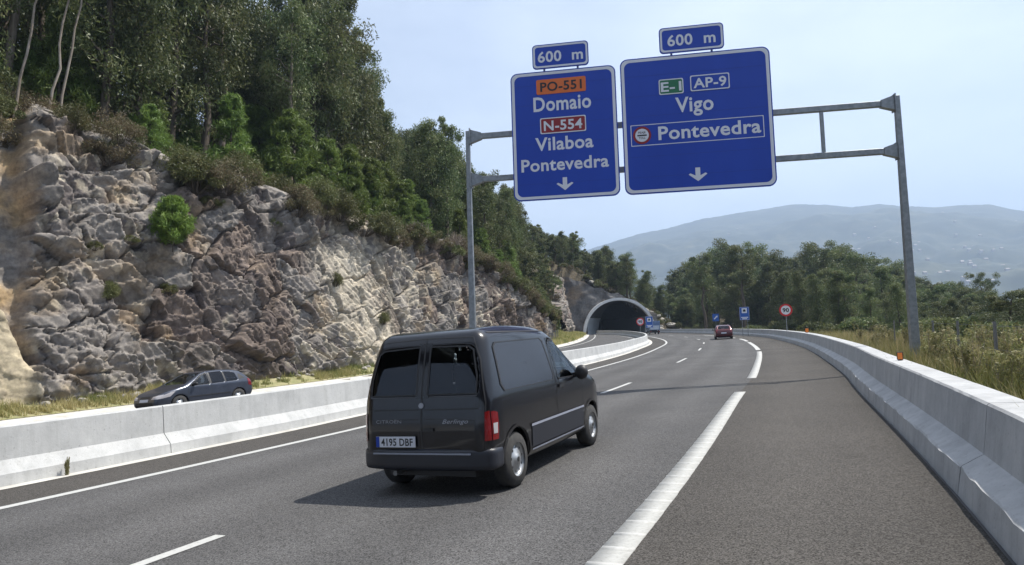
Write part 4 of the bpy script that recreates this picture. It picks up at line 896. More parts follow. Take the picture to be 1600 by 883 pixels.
def headwall():
    xs = np.arange(10.5, 31.2, 0.3); nz_ = 34; V = []; zt = lambda x: np.interp(x, [10.5, 14, 18, 22.6, 26, 29.5, 33, 37, 40], [12.8, 12.0, 10.3, 8.6, 7.3, 4.6, 2.6, 1.4, 0.2])
    for x in xs:
        q = (x-TX)/(TW+0.15); lo = TZ0+(TH+0.35)*(1-q*q)**0.46 if abs(q) < 1 else -1.0
        top = max(zt(x)+0.25*math.sin(x*1.7), lo+0.25)
        for j in range(nz_):
            t = j/(nz_-1); z = lo+(top-lo)*t; n_ = 0.9*fbm(np.array([x*0.45]), np.array([z*0.45]), 61, 5)[0]
            V.append((x, TY-0.25+max(z, 0)*0.13+n_*(0.25 if t < 0.06 else 1), z))
    ix = np.arange(len(V)).reshape(-1, nz_); F = np.stack([ix[:-1, :-1], ix[1:, :-1], ix[1:, 1:], ix[:-1, 1:]], -1).reshape(-1, 4)
    VA = np.array(V); g_ = np.clip(0.5+1.6*fbm(VA[:, 0]*0.5, VA[:, 2]*0.5, 71, 4), 0, 1)[:, None]; t_ = np.clip(fbm(VA[:, 0]*0.3+4, VA[:, 2]*0.6, 72, 3)*3-0.2+(VA[:, 2]-7)[:]*0.06, 0, 1)[:, None]
    vc = np.array([0.085, 0.085, 0.09])*(1-g_)+np.array([0.16, 0.16, 0.165])*g_; vc = vc*(1-t_)+np.array([0.22, 0.18, 0.14])*t_
    o = obj('portal_rock_wall', np_mesh('portal_rock_wall', V, F, [M['rock']], vcol=vc)); tag(o, kind='structure')
headwall()
# dark rockfall fence on the bank, left of the tunnel
def rock_fence():
    i0 = int(np.argmin(abs(LP[:, 1]-66))); i1 = int(np.argmin(abs(LP[:, 1]-88))); P = [(LP[i, 0]+LN[i, 0]*2.2, LP[i, 1]+LN[i, 1]*2.2, LZ[i]+0.35) for i in range(i0, i1, 4)]
    r = empty('rockfall_fence', P[0]); b = Vector(P[0]); tag(r, 'dark wire rockfall fence with slim posts at the foot of the far rock cutting', 'fence')
    for p in P: obj('post', MB().tube([Vector(p)-b, Vector(p)-b+Vector((0, 0, 1.5))], 0.05, 6), r, M['galvd'])
    mb = MB()
    for a, c in zip(P[:-1], P[1:]):
        a, c = Vector(a)-b, Vector(c)-b
        for h in np.arange(0.1, 1.5, 0.18): mb.tube([a+Vector((0, 0, h)), c+Vector((0, 0, h))], 0.008, 3, False)
        for t in np.linspace(0.08, 0.92, 9): q = a.lerp(c, t); mb.tube([q+Vector((0, 0, 0.1)), q+Vector((0, 0, 1.45))], 0.008, 3, False)
    obj('wire_mesh', mb, r, M['galvd'])
M['galvd'] = mat('weathered steel', (0.17, 0.17, 0.17), 0.6, 0.4)
rock_fence()
# wire fence behind the right-hand barrier
def wire_fence():
    P = []
    for (px_, y) in [(1700, 7.0), (1547, 10.3), (1490, 14.2), (1452, 17.6), (1420, 21.5), (1392, 26.0)]: P.append(((px_-800)/FPX*y, y))
    r = empty('wire_fence', (P[0][0], P[0][1], TZ(*P[0]))); b = Vector(r.location); tag(r, 'thin wire fence on grey posts among the tall herbs at right', 'fence')
    top = []
    for (x, y) in P:
        z = TZ(x, y); a = Vector((x, y, z-0.2))-b; c = Vector((x+0.02, y, z+1.25))-b; top.append((a, c)); obj('post', MB().tube([a, c], 0.026, 7), r, M['galvd'])
    mb = MB()
    for (a0, c0), (a1, c1) in zip(top[:-1], top[1:]):
        for t in (0.3, 0.5, 0.7, 0.95): mb.tube([a0.lerp(c0, t), a1.lerp(c1, t)], 0.004, 3, False)
    obj('wire', mb, r, M['galvd'])
wire_fence()
# ================================================================== gantry and its signs
GL = Vector((-1.265, 20.578, 0)); GR = Vector((11.221, 18.51, 0)); GT = (GR-GL).normalized(); GN = Vector((GT.y, -GT.x, 0))   # GN points at the viewer
GA = math.atan2(GT.y, GT.x); GLEN = (GR-GL).length
gan = empty('sign_gantry', GL, GA); tag(gan, 'galvanised steel gantry spanning the carriageway, two tapered posts and two horizontal beams', 'gantry')
def post(xc, z0, z1, w0, w1, d0, d1):
    mb = MB(); mb.add([(xc-w0/2, -d0/2, z0), (xc+w0/2, -d0/2, z0), (xc+w0/2, d0/2, z0), (xc-w0/2, d0/2, z0), (xc-w1/2, -d1/2, z1), (xc+w1/2, -d1/2, z1), (xc+w1/2, d1/2, z1), (xc-w1/2, d1/2, z1)],
                      [(0, 3, 2, 1), (4, 5, 6, 7), (0, 1, 5, 4), (1, 2, 6, 5), (2, 3, 7, 6), (3, 0, 4, 7)])
    return bevel_mesh(mb.mesh('post'), 0.008, 1)
# local axes of the gantry: x along the beams, -y towards the viewer
obj('post', post(0, -1.2, 7.98, 0.225, 0.12, 0.20, 0.13), gan, M['galv']); obj('post', post(GLEN, -0.9, 8.0, 0.25, 0.135, 0.20, 0.13), gan, M['galv'])
for z in (7.79, 6.40):
    obj('beam', bevel_mesh(MB().box(0.42, GLEN-0.45, -0.07, 0.07, z-0.085, z+0.085).mesh('beam'), 0.01, 1), gan, M['galv'])
    for xc, sg in ((0.0, 1), (GLEN, -1)):
        mb = MB(); a = xc+sg*0.07; b_ = xc+sg*0.45
        mb.add([(a, -0.10, z-0.22), (a, 0.10, z-0.22), (a, 0.10, z+0.22), (a, -0.10, z+0.22), (b_, -0.085, z-0.10), (b_, 0.085, z-0.10), (b_, 0.085, z+0.10), (b_, -0.085, z+0.10)],
               [(0, 1, 2, 3)[::sg], (4, 7, 6, 5)[::sg], (0, 4, 5, 1), (1, 5, 6, 2), (2, 6, 7, 3), (3, 7, 4, 0)])
        obj('bracket', mb, gan, M['galv'])
        mb = MB(); mb.box(min(a, a+sg*0.03), max(a, a+sg*0.03), -0.15, 0.15, z-0.25, z+0.25); obj('flange_plate', mb, gan, M['galv'])
for xs_ in (2.4, 5.2, 7.6, 10.60): obj('strut', MB().box(xs_-0.045, xs_+0.045, -0.05, 0.05, 6.48, 7.71), gan, M['galv'])
def rrect(x0, x1, z0, z1, r, n=7):
    P = []
    for cx, cz, a0 in ((x1-r, z1-r, 0), (x0+r, z1-r, 90), (x0+r, z0+r, 180), (x1-r, z0+r, 270)):
        for k in range(n): a = math.radians(a0+90*k/(n-1)); P.append((cx+r*math.cos(a), cz+r*math.sin(a)))
    return P
def plate(name, P, y0, y1, parent, m):
    """flat plate: outline P in (x,z), from y0 (front, nearer the viewer) to y1"""
    n = len(P); mb = MB(); mb.v = [(x, y0, z) for x, z in P]+[(x, y1, z) for x, z in P]
    mb.f = [tuple(range(n))[::-1] if False else tuple(range(n)), tuple(range(n, 2*n))[::-1]]+[(i, i+n, (i+1) % n+n, (i+1) % n) for i in range(n)]
    return obj(name, mb, parent, m)
def frame_line(name, P, w, y0, y1, parent, m):
    cx = sum(p[0] for p in P)/len(P); cz = sum(p[1] for p in P)/len(P); n = len(P); x0 = min(p[0] for p in P); x1 = max(p[0] for p in P); z0 = min(p[1] for p in P); z1 = max(p[1] for p in P)
    fx = (x1-x0-2*w)/(x1-x0); fz = (z1-z0-2*w)/(z1-z0); mx_, mz_ = (x0+x1)/2, (z0+z1)/2; Q = [(mx_+(x-mx_)*fx, mz_+(z-mz_)*fz) for x, z in P]
    mb = MB(); mb.v = [(x, y0, z) for x, z in P]+[(x, y0, z) for x, z in Q]+[(x, y1, z) for x, z in P]+[(x, y1, z) for x, z in Q]
    for i in range(n):
        j = (i+1) % n; mb.f += [(i, j, n+j, n+i), (i, 2*n+i, 2*n+j, j), (n+i, n+j, 3*n+j, 3*n+i)]
    return obj(name, mb, parent, m)
def text_mesh(txt, h, width=None, bold=0.022, shear=0.0, space=1.05, depth=0.004):
    cu = bpy.data.curves.new('lettering', 'FONT'); cu.body = txt; cu.size = 1.0; cu.offset = bold; cu.extrude = 0; cu.align_x = 'CENTER'; cu.space_character = space; cu.shear = shear; cu.resolution_u = 3
    to = bpy.data.objects.new('lettering', cu); S.collection.objects.link(to); dg = bpy.context.evaluated_depsgraph_get(); dg.update()
    me = bpy.data.meshes.new_from_object(to.evaluated_get(dg)); bpy.data.objects.remove(to); bpy.data.curves.remove(cu)
    co = np.empty(len(me.vertices)*3, np.float32); me.vertices.foreach_get('co', co); co = co.reshape(-1, 3)
    cap = 0.70; sz = h/cap; w = (co[:, 0].max()-co[:, 0].min()); cxx = (co[:, 0].max()+co[:, 0].min())/2; sx = (width/w) if width else sz
    return me, co, sx, sz, cxx
def letter(txt, xc, zb, h, y, parent, m, width=None, **kw):
    """upright text on a plane y=const facing the viewer (-y); zb = baseline"""
    me, co, sx, sz, cxx = text_mesh(txt, h, width, **kw)
    out = np.stack([(co[:, 0]-cxx)*sx+xc, np.full(len(co), y), co[:, 1]*sz+zb], -1).astype(np.float32); me.vertices.foreach_set('co', out.ravel()); me.materials.clear(); me.materials.append(m); me.update()
    return obj('lettering', me, parent)
def arrow_down(xc, z0, z1, w, y, parent):
    h = z1-z0; s = w*0.13; mb = MB(); P = [(xc, z0), (xc+w/2, z0+h*0.52), (xc+w*0.40, z0+h*0.60), (xc+s, z0+h*0.42), (xc+s, z1), (xc-s, z1), (xc-s, z0+h*0.42), (xc-w*0.40, z0+h*0.60), (xc-w/2, z0+h*0.52)]
    mb.v = [(x, y, z) for x, z in P]; mb.f = [(0, 1, 2, 3), (3, 4, 5, 6), (0, 3, 6), (0, 6, 7, 8)]
    return obj('arrow', mb, parent, M['swhite'])
YF = -0.25
def sign_root(x0, x1, z0, label):
    c = GL+GT*((x0+x1)/2)+Vector((0, 0, z0)); r = empty('direction_sign', c, GA); tag(r, label, 'road sign'); return r, (x0+x1)/2, z0
def big_sign(x0, x1, z0, z1, label, items, dist):
    r, cx, cz = sign_root(x0, x1, z0, label); X = lambda x: x-cx; Z = lambda z: z-cz
    plate('sign_panel', rrect(X(x0), X(x1), Z(z0), Z(z1), 0.22), YF, YF+0.06, r, M['blue'])
    frame_line('border', rrect(X(x0)+0.035, X(x1)-0.035, Z(z0)+0.035, Z(z1)-0.035, 0.19), 0.085, YF-0.006, YF, r, M['swhite'])
    for zz in np.arange(z0+0.5, z1-0.2, 0.62): obj('panel_joint', MB().box(X(x0)+0.13, X(x1)-0.13, YF-0.002, YF+0.001, Z(zz), Z(zz)+0.006), r, M['bluej'])
    for zz in (6.40, 7.79):
        for xx in (x0+0.5, x1-0.5): obj('clamp', MB().box(X(xx)-0.06, X(xx)+0.06, YF+0.06, -0.072, Z(zz)-0.12, Z(zz)+0.12), r, M['galv'])
    for it in items:
        k = it[0]
        if k == 't': letter(it[1], X(it[2]), Z(it[3]), it[4], YF-0.005, r, M['swhite'], it[5])
        elif k == 'r':   # route plate: text, x0,x1,z0,z1, fill, text colour, border
            _, txt, a, b, c, d, mf, mt, bd = it
            p = plate('route_plate', rrect(X(a), X(b), Z(c), Z(d), 0.05), YF-0.012, YF-0.001, r, mf)
            if bd: frame_line('plate_border', rrect(X(a), X(b), Z(c), Z(d), 0.05), 0.03, YF-0.016, YF-0.012, p, M['swhite'])
            letter(txt, X((a+b)/2), Z(c+(d-c)*0.2), (d-c)*0.60, YF-0.018, p, mt, (b-a)*0.84)
        elif k == 'a': arrow_down(X(it[1]), Z(it[2]), Z(it[3]), it[4], YF-0.005, r)
        elif k == 'f': frame_line('box_outline', rrect(X(it[1]), X(it[2]), Z(it[3]), Z(it[4]), 0.02), 0.022, YF-0.006, YF, r, M['swhite'])
        elif k == 'toll':
            xc, zc, ra = X(it[1]), Z(it[2]), it[3]; circ = lambda q: [(xc+q*math.cos(t), zc+q*math.sin(t)) for t in np.linspace(0, 2*math.pi, 29)[:-1]]
            p = plate('toll_symbol', circ(ra), YF-0.008, YF-0.001, r, M['sred']); plate('disc', circ(ra*0.74), YF-0.012, YF-0.008, p, M['swhite'])
            plate('bar', rrect(xc-ra*0.52, xc+ra*0.52, zc-ra*0.10, zc+ra*0.06, 0.01), YF-0.015, YF-0.012, p, M['black'])
            letter('PEAJE', xc, zc+ra*0.2, ra*0.22, YF-0.014, p, M['black'], ra*0.8); letter('TOLL', xc, zc-ra*0.42, ra*0.22, YF-0.014, p, M['black'], ra*0.75)
    a, b, c, d, txt = dist
    p = plate('distance_plate', rrect(X(a), X(b), Z(c), Z(d), 0.12), YF-0.05, YF-0.005, r, M['blue'])
    frame_line('plate_border', rrect(X(a)+0.03, X(b)-0.03, Z(c)+0.03, Z(d)-0.03, 0.1), 0.055, YF-0.056, YF-0.05, p, M['swhite'])
    letter('600  m', X((a+b)/2), Z(c+(d-c)*0.27), 0.33, YF-0.055, p, M['swhite'], 1.40)
    for xx in (a+0.35, b-0.35): obj('clamp', MB().box(X(xx)-0.03, X(xx)+0.03, YF+0.06, YF+0.09, Z(c-0.5), Z(d-0.15)), r, M['galv'])
    return r
M['bluej'] = mat('sign panel joint', (0.007, 0.024, 0.19), 0.5)
SW = M['swhite']
big_sign(1.47, 4.72, 5.57, 9.61, 'left blue overhead sign reading PO-551 Domaio N-554 Vilaboa Pontevedra with 600 m plate', [
    ('r', 'PO-551', 2.28, 3.81, 8.87, 9.34, M['sorange'], M['black'], False), ('t', 'Domaio', 3.06, 8.35, 0.44, 1.78),
    ('r', 'N-554', 2.36, 3.77, 7.62, 8.12, M['sred'], SW, True), ('t', 'Vilaboa', 3.08, 7.11, 0.40, 1.78), ('t', 'Pontevedra', 3.07, 6.475, 0.38, 2.68), ('a', 3.06, 5.83, 6.23, 0.52)], (2.19, 3.93, 9.67, 10.44, ''))
big_sign(4.86, 9.21, 5.56, 9.73, 'right blue overhead sign reading E-1 AP-9 Vigo and toll Pontevedra with 600 m plate', [
    ('r', 'E-1', 5.99, 6.71, 8.53, 9.0, M['sgreen'], SW, True), ('r', 'AP-9', 6.91, 8.04, 8.56, 9.04, M['blue'], SW, True), ('t', 'Vigo', 7.0, 7.97, 0.44, 1.10),
    ('f', 5.10, 8.94, 7.02, 7.67), ('toll', 5.43, 7.345, 0.27), ('t', 'Pontevedra', 7.38, 7.17, 0.40, 2.94), ('a', 7.0, 5.84, 6.25, 0.54)], (6.06, 7.94, 9.78, 10.57, ''))
# ================================================================== small signs and reflectors
def face_cam(x, y): return math.atan2(-x, y)*0.6      # turned towards oncoming traffic
def round_sign(x, y, zc, dia, zb, txt, label, group=None):
    r = empty('speed_sign', (x, y, zb), -math.atan2(x, y)); tag(r, label, 'road sign', group); h = zc-zb
    circ = lambda q: [(q*math.cos(t), h+q*math.sin(t)) for t in np.linspace(0, 2*math.pi, 33)[:-1]]
    obj('post', MB().tube([(0, 0.04, -0.6), (0, 0.04, h+dia*0.3)], 0.035, 8), r, M['galv']); plate('sign_disc', circ(dia/2), -0.03, 0.0, r, M['rednew']); plate('white_centre', circ(dia*0.36), -0.034, -0.03, r, M['swhite'])
    letter(txt, 0, h-dia*0.155, dia*0.31, -0.038, r, M['black'], dia*0.48, bold=0.035)
round_sign(21.55, 52.0, 2.50, 0.98, 0.05, '90', 'round 90 speed limit sign on a post behind the right-hand barrier')
round_sign(18.5, 96.0, 2.20, 1.15, 0.75, '90', 'round 90 speed limit sign on the median in front of the tunnel mouth')
def radar_sign(x, y, zc, w, hgt, zb, label, posts):
    r = empty('radar_sign', (x, y, zb), -math.atan2(x, y)); tag(r, label, 'road sign'); h = zc-zb
    for q in posts: obj('post', MB().tube([(q, 0.04, -0.6), (q, 0.04, h)], 0.03, 6), r, M['galv'])
    plate('sign_panel', rrect(-w/2, w/2, h-hgt/2, h+hgt/2, 0.05), -0.03, 0, r, M['bluesm']); frame_line('border', rrect(-w/2+.02, w/2-.02, h-hgt/2+.02, h+hgt/2-.02, 0.04), 0.02, -0.034, -0.03, r, M['swhite'])
    s = w*0.27; p = plate('pictogram', rrect(-s, s, h+hgt*0.03, h+hgt*0.03+2*s, 0.03), -0.036, -0.03, r, M['swhite'])
    mb = MB(); z = h+hgt*0.03+s; mb.add([(-s*.5, -0.04, z-s*.45), (s*.5, -0.04, z-s*.45), (s*.5, -0.04, z+s*.15), (-s*.5, -0.04, z+s*.15), (-s*.3, -0.04, z+s*.5), (s*.3, -0.04, z+s*.5)], [(0, 1, 2, 3), (3, 2, 5, 4)]); obj('camera_symbol', mb, p, M['black'])
    for q, ww in ((0.30, 0.72), (0.40, 0.5)): plate('text_bar', rrect(-w*ww/2, w*ww/2, h-hgt*q-0.05, h-hgt*q+0.05, 0.01), -0.036, -0.03, r, M['swhite'])
radar_sign(25.3, 72.0, 2.60, 1.0, 1.42, 0.0, 'blue rectangular sign with white camera square on two posts beyond the red car', (-0.28, 0.28))
radar_sign(17.95, 87.0, 2.05, 0.95, 1.5, 0.75, 'blue sign with white square beside the tunnel mouth', (0.0,))
def arrow_sign(x, y, zc, w, zb):
    r = empty('arrow_sign', (x, y, zb), -math.atan2(x, y)); tag(r, 'small blue sign with a white arrow above the far barrier, left of the red car', 'road sign'); h = zc-zb
    obj('post', MB().tube([(0, 0.04, -0.6), (0, 0.04, h)], 0.04, 6), r, M['galv']); plate('sign_panel', rrect(-w/2, w/2, h-w*0.6, h+w*0.6, 0.05), -0.03, 0, r, M['bluesm'])
    mb = MB(); q = w*0.3; mb.add([(-q, -0.036, h-q*.7), (-q*.6, -0.036, h-q), (q*.5, -0.036, h+q*.1), (q*.1, -0.036, h+q*.5), (q*1.0, -0.036, h+q), (q*.8, -0.036, h-q*.1), (-q*.1, -0.036, h+q*.8)], [(0, 1, 2, 3), (4, 6, 5)]); obj('arrow', mb, r, M['swhite'])
arrow_sign(32.9, 107, 2.55, 1.0, 0.0)
def reflector(pxt, l, z, w, h, label):
    p = R(s_at_px(pxt, l, z), l, z); r = empty('barrier_reflector', tuple(p), -math.atan2(p[0], p[1])); tag(r, label, 'reflector')
    obj('housing', bevel_mesh(MB().box(-w/2, w/2, 0, 0.05, 0, h).mesh('housing'), 0.008, 1), r, M['plastic']); obj('reflector_face', MB().box(-w/2+0.014, w/2-0.014, -0.006, -0.001, 0.012, h-0.014), r, M['amber']); obj('foot', MB().box(-w/3, w/3, 0.0, 0.08, -0.012, 0.0), r, M['plastic'])
reflector(1407, 2.92, 0.775, 0.10, 0.14, 'amber reflector standing on the right-hand barrier next to the gantry post')
reflector(1261, 2.92, 0.775, 0.20, 0.26, 'far reflector on the right-hand barrier, left of the gantry post')
#@@CARS
# ================================================================== vehicles: bodies from signed-distance shapes
def poly_sdf(px, py, P):
    P = np.array(P, float); n = len(P); d = np.full(px.shape, 1e9); sgn = np.ones(px.shape)
    for i in range(n):
        a = P[i]; b = P[(i+1) % n]; e = b-a; wx = px-a[0]; wy = py-a[1]; t = np.clip((wx*e[0]+wy*e[1])/(e@e), 0, 1)
        d = np.minimum(d, (wx-e[0]*t)**2+(wy-e[1]*t)**2)
        c1 = py >= a[1]; c2 = py < b[1]; c3 = e[0]*wy > e[1]*wx
        f = (c1 & c2 & c3) | (~c1 & ~c2 & ~c3); sgn = np.where(f, -sgn, sgn)
    return sgn*np.sqrt(d)
def rmax(a, b, r): return np.minimum(np.maximum(a+r, b+r), 0)+np.hypot(np.maximum(a+r, 0), np.maximum(b+r, 0))-r
def smooth_poly(P, it=2):
    P = [np.array(p, float) for p in P]
    for _ in range(it):
        Q = []
        for i in range(len(P)): a, b = P[i], P[(i+1) % len(P)]; Q += [a*0.8+b*0.2, a*0.2+b*0.8]
        P = Q
    return P
def surface_nets(F, b, res):
    (x0, x1), (y0, y1), (z0, z1) = b; xs = np.arange(x0, x1+res, res); ys = np.arange(y0, y1+res, res); zs = np.arange(z0, z1+res, res)
    X, Y, Z = np.meshgrid(xs, ys, zs, indexing='ij'); v = F(X, Y, Z); ins = v < 0
    nx, ny, nz_ = v.shape; acc = np.zeros((nx-1, ny-1, nz_-1, 3)); cnt = np.zeros((nx-1, ny-1, nz_-1))
    cor = [(i, j, k) for i in (0, 1) for j in (0, 1) for k in (0, 1)]
    sl = lambda c: v[c[0]:nx-1+c[0], c[1]:ny-1+c[1], c[2]:nz_-1+c[2]]
    for a in cor:
        for ax in range(3):
            if a[ax] == 1: continue
            c = list(a); c[ax] = 1; va, vb = sl(a), sl(tuple(c)); m = (va < 0) != (vb < 0); t = np.where(m, va/(va-vb+1e-12), 0)
            for q in range(3): acc[..., q] += np.where(m, a[q]+(t if q == ax else 0), 0)
            cnt += m
    act = cnt > 0; idx = -np.ones(cnt.shape, int); idx[act] = np.arange(act.sum())
    I, J, K = np.nonzero(act); P = acc[act]/cnt[act][:, None]; V = np.stack([xs[I]+P[:, 0]*res, ys[J]+P[:, 1]*res, zs[K]+P[:, 2]*res], -1); Fs = []
    for ax in range(3):
        s1 = [slice(None)]*3; s2 = [slice(None)]*3; s1[ax] = slice(0, -1); s2[ax] = slice(1, None); A, Bv = ins[tuple(s1)], ins[tuple(s2)]; ch = A != Bv
        o1, o2 = [(1, 2), (2, 0), (0, 1)][ax]; p = np.argwhere(ch); dirn = A[ch]
        ok = (p[:, o1] > 0) & (p[:, o2] > 0) & (p[:, o1] < v.shape[o1]-1) & (p[:, o2] < v.shape[o2]-1); p = p[ok]; dirn = dirn[ok]
        def g(d1, d2): q = p.copy(); q[:, o1] += d1; q[:, o2] += d2; return idx[q[:, 0], q[:, 1], q[:, 2]]
        f = np.stack([g(-1, -1), g(0, -1), g(0, 0), g(-1, 0)], -1); f[~dirn] = f[~dirn][:, ::-1]; Fs.append(f)
    return V, np.concatenate(Fs)
class Body:
    def __init__(s, P, W, r=0.11, arches=(), ar=0.36, wy=0.6):
        s.P = smooth_poly(P); s.W = W; s.r = r; s.arches = arches; s.ar = ar; s.wy = wy
    def outer(s, x, y, z): return rmax(poly_sdf(x, z, s.P), np.abs(y)-s.W(x, z), s.r)
    def full(s, x, y, z, th=0.06, holes=()):
        o = s.outer(x, y, z); sh_ = np.maximum(o, -(o+th)); sh_ = np.maximum(sh_, np.where(z < 0.45, -1, -9))
        floor = np.maximum(o, np.abs(z-0.42)-0.06); v = np.minimum(sh_, floor)
        for ax in s.arches:
            a = np.maximum(np.hypot(x-ax, z-0.30)-s.ar, -(np.abs(y)-s.wy)); v = np.maximum(v, -a)
        for h in holes: v = np.maximum(v, -h(x, y, z))
        return v
    def surf(s, mode, a, b, off=0.0, n=90):
        """depth of the outer skin along a view axis; mode 'R'/'L' side (a=x,b=z), 'B' back (a=y,b=z), 'F' front (a=y,b=z), 'T' top (a=x,b=y)"""
        a = np.asarray(a, float); b = np.asarray(b, float)
        rng = {'R': (-1.1, -0.1), 'L': (1.1, 0.1), 'B': (-1.3, 0.6), 'F': (4.2, 0.8), 'T': (2.2, 0.3)}[mode]
        f = {'R': lambda t: s.outer(a, t, b), 'L': lambda t: s.outer(a, t, b), 'B': lambda t: s.outer(t, a, b), 'F': lambda t: s.outer(t, a, b), 'T': lambda t: s.outer(a, b, t)}[mode]
        lo = np.full(a.shape, rng[0]); hi = np.full(a.shape, rng[1]); found = np.zeros(a.shape, bool); ts = np.linspace(rng[0], rng[1], n)
        for i in range(1, n):
            q = (f(np.full(a.shape, ts[i])) < 0) & ~found; lo[q] = ts[i-1]; hi[q] = ts[i]; found |= q
        for _ in range(16):
            m = (lo+hi)/2; q = f(m) < 0; hi = np.where(q, m, hi); lo = np.where(q, lo, m)
        t = (lo+hi)/2; d = off*(1 if rng[0] > rng[1] else -1); t = t+d
        return {'R': np.stack([a, t, b], -1), 'L': np.stack([a, t, b], -1), 'B': np.stack([t, a, b], -1), 'F': np.stack([t, a, b], -1), 'T': np.stack([a, b, t], -1)}[mode]
    def outward(s, V, F, mode):
        o = {'R': (0, -1, 0), 'L': (0, 1, 0), 'B': (-1, 0, 0), 'F': (1, 0, 0), 'T': (0, 0, 1)}[mode]
        n = np.cross(V[F[:, 2]]-V[F[:, 0]], V[F[:, 3]]-V[F[:, 1]]).sum(0); return F if n @ np.array(o) > 0 else F[:, ::-1]
    def patch(s, name, P, mode, off, parent, m, rings=6, hollow=0.0, thick=0.0):
        P = np.array(P, float); n = len(P); D = []
        for i in range(n):
            a, b = P[i], P[(i+1) % n]; k = max(2, int(np.linalg.norm(b-a)/0.06)); D += [a+(b-a)*j/k for j in range(k)]
        D = np.array(D); c = D.mean(0); n = len(D); fs = np.linspace(hollow, 1, rings) if hollow else np.linspace(0.02, 1, rings)
        A = np.concatenate([c+(D-c)*f for f in fs]); V = s.surf(mode, A[:, 0], A[:, 1], off); ix = np.arange(len(A)).reshape(rings, n)
        F = [(ix[i, j], ix[i, (j+1) % n], ix[i+1, (j+1) % n], ix[i+1, j]) for i in range(rings-1) for j in range(n)]
        F = s.outward(V, np.array(F), mode)
        me = np_mesh(name, V, F, [m], smooth=True)
        return obj(name, me, parent)
    def line(s, name, P, mode, w, off, parent, m):
        """thin strip along a polyline on the skin"""
        P = np.array(P, float); D = [P[0]]
        for a, b in zip(P[:-1], P[1:]):
            k = max(1, int(np.linalg.norm(b-a)/0.05)); D += [a+(b-a)*(j+1)/k for j in range(k)]
        D = np.array(D); t = np.gradient(D, axis=0); t /= np.linalg.norm(t, axis=1)[:, None]; nn = np.stack([-t[:, 1], t[:, 0]], -1)*w/2
        A = np.stack([D-nn, D+nn], 1).reshape(-1, 2); V = s.surf(mode, A[:, 0], A[:, 1], off); ix = np.arange(len(A)).reshape(-1, 2)
        return obj(name, np_mesh(name, V, s.outward(V, np.stack([ix[:-1, 0], ix[:-1, 1], ix[1:, 1], ix[1:, 0]], -1), mode), [m], smooth=True), parent)
    def text(s, txt, mode, a, b, h, width, parent, m, flip=1, shear=0.0, off=0.006, bold=0.01):
        me, co, sx, sz, cxx = text_mesh(txt, h, width, bold=bold, shear=shear); V = s.surf(mode, a+flip*(co[:, 0]-cxx)*sx, b+co[:, 1]*sz, off).astype(np.float32)
        me.vertices.foreach_set('co', V.ravel()); me.materials.clear(); me.materials.append(m); me.update(); return obj('lettering', me, parent)
def wheel(x, y, r, parent, side, steel=True):
    w = empty('wheel', (x, y, r)); w.parent = parent; sg = side   # side = -1: outer face towards -y
    t = 0.10; prof = [(r*0.62, -t*sg*0.9), (r*0.80, -t*sg), (r*0.95, -t*sg*0.85), (r, -t*sg*0.6), (r, t*sg*0.6), (r*0.95, t*sg*0.85), (r*0.62, t*sg)]
    obj('tyre', MB().lathe_y([(a, -b if False else b) for a, b in prof], 36), w, M['tyre'], smooth=True)
    f = -sg*0.0
    prof = [(r*0.66, sg*0.085), (r*0.63, sg*0.095), (r*0.60, sg*0.06), (r*0.50, sg*0.045), (r*0.40, sg*0.075), (r*0.22, sg*0.08), (r*0.20, sg*0.095), (0.001, sg*0.10)]
    rm = obj('rim', MB().lathe_y(prof, 32), w, M['rim'], smooth=True)
    mb = MB(); k = 9 if steel else 5
    for i in range(k):
        a = 2*math.pi*i/k+0.2; cx, cz = r*0.455*math.cos(a), r*0.455*math.sin(a); q = r*(0.055 if steel else 0.11); n = 8; b = len(mb.v)
        mb.v += [(cx+q*math.cos(2*math.pi*j/n), sg*0.079, cz+q*math.sin(2*math.pi*j/n)) for j in range(n)]; mb.f.append(tuple(range(b, b+n)))
    mb.lathe_y([(0.03, sg*0.103), (0.001, sg*0.104)], 12); obj('rim_hole', mb, w, M['plastic']); return w
def seat(x, y, z, parent):
    mb = MB(); mb.box(-0.25, 0.25, -0.24, 0.24, 0, 0.16); mb.add([(-0.30, -0.23, 0.14), (-0.16, -0.23, 0.14), (-0.16, 0.23, 0.14), (-0.30, 0.23, 0.14), (-0.46, -0.20, 0.72), (-0.36, -0.20, 0.72), (-0.36, 0.20, 0.72), (-0.46, 0.20, 0.72)], [(0, 3, 2, 1), (4, 5, 6, 7), (0, 1, 5, 4), (1, 2, 6, 5), (2, 3, 7, 6), (3, 0, 4, 7)])
    mb.box(-0.47, -0.38, -0.12, 0.12, 0.74, 0.92); me = bevel_mesh(mb.mesh('seat'), 0.02, 1); o = obj('seat', me, parent, M['seat'], loc=(x, y, z)); return o
def place(root, x, y, yaw, bank=True):
    """put a vehicle (x forward, y left) on the road plane; yaw measured from +Y towards +X"""
    s_, l_ = to_sl([x], [y]); z = float(road_z(l_, y)[0]); e = 0.5; fz = lambda a, b: float(road_z(to_sl([a], [b])[1], b)[0])
    gx = (fz(x+e, y)-fz(x-e, y))/(2*e); gy = (fz(x, y+e)-fz(x, y-e))/(2*e)
    n = Vector((-gx, -gy, 1)).normalized(); f = Vector((math.sin(yaw), math.cos(yaw), 0)); f = (f-n*f.dot(n)).normalized(); l = n.cross(f)
    root.matrix_world = Matrix(((f.x, l.x, n.x, x), (f.y, l.y, n.y, y), (f.z, l.z, n.z, z+0.004), (0, 0, 0, 1)))
def inpoly(P, ax, cond):
    P = [tuple(p) for p in P]
    if ax == 'xz': return lambda x, y, z: np.maximum(poly_sdf(x, z, P), cond(x, y, z))
    return lambda x, y, z: np.maximum(poly_sdf(y, z, P), cond(x, y, z))
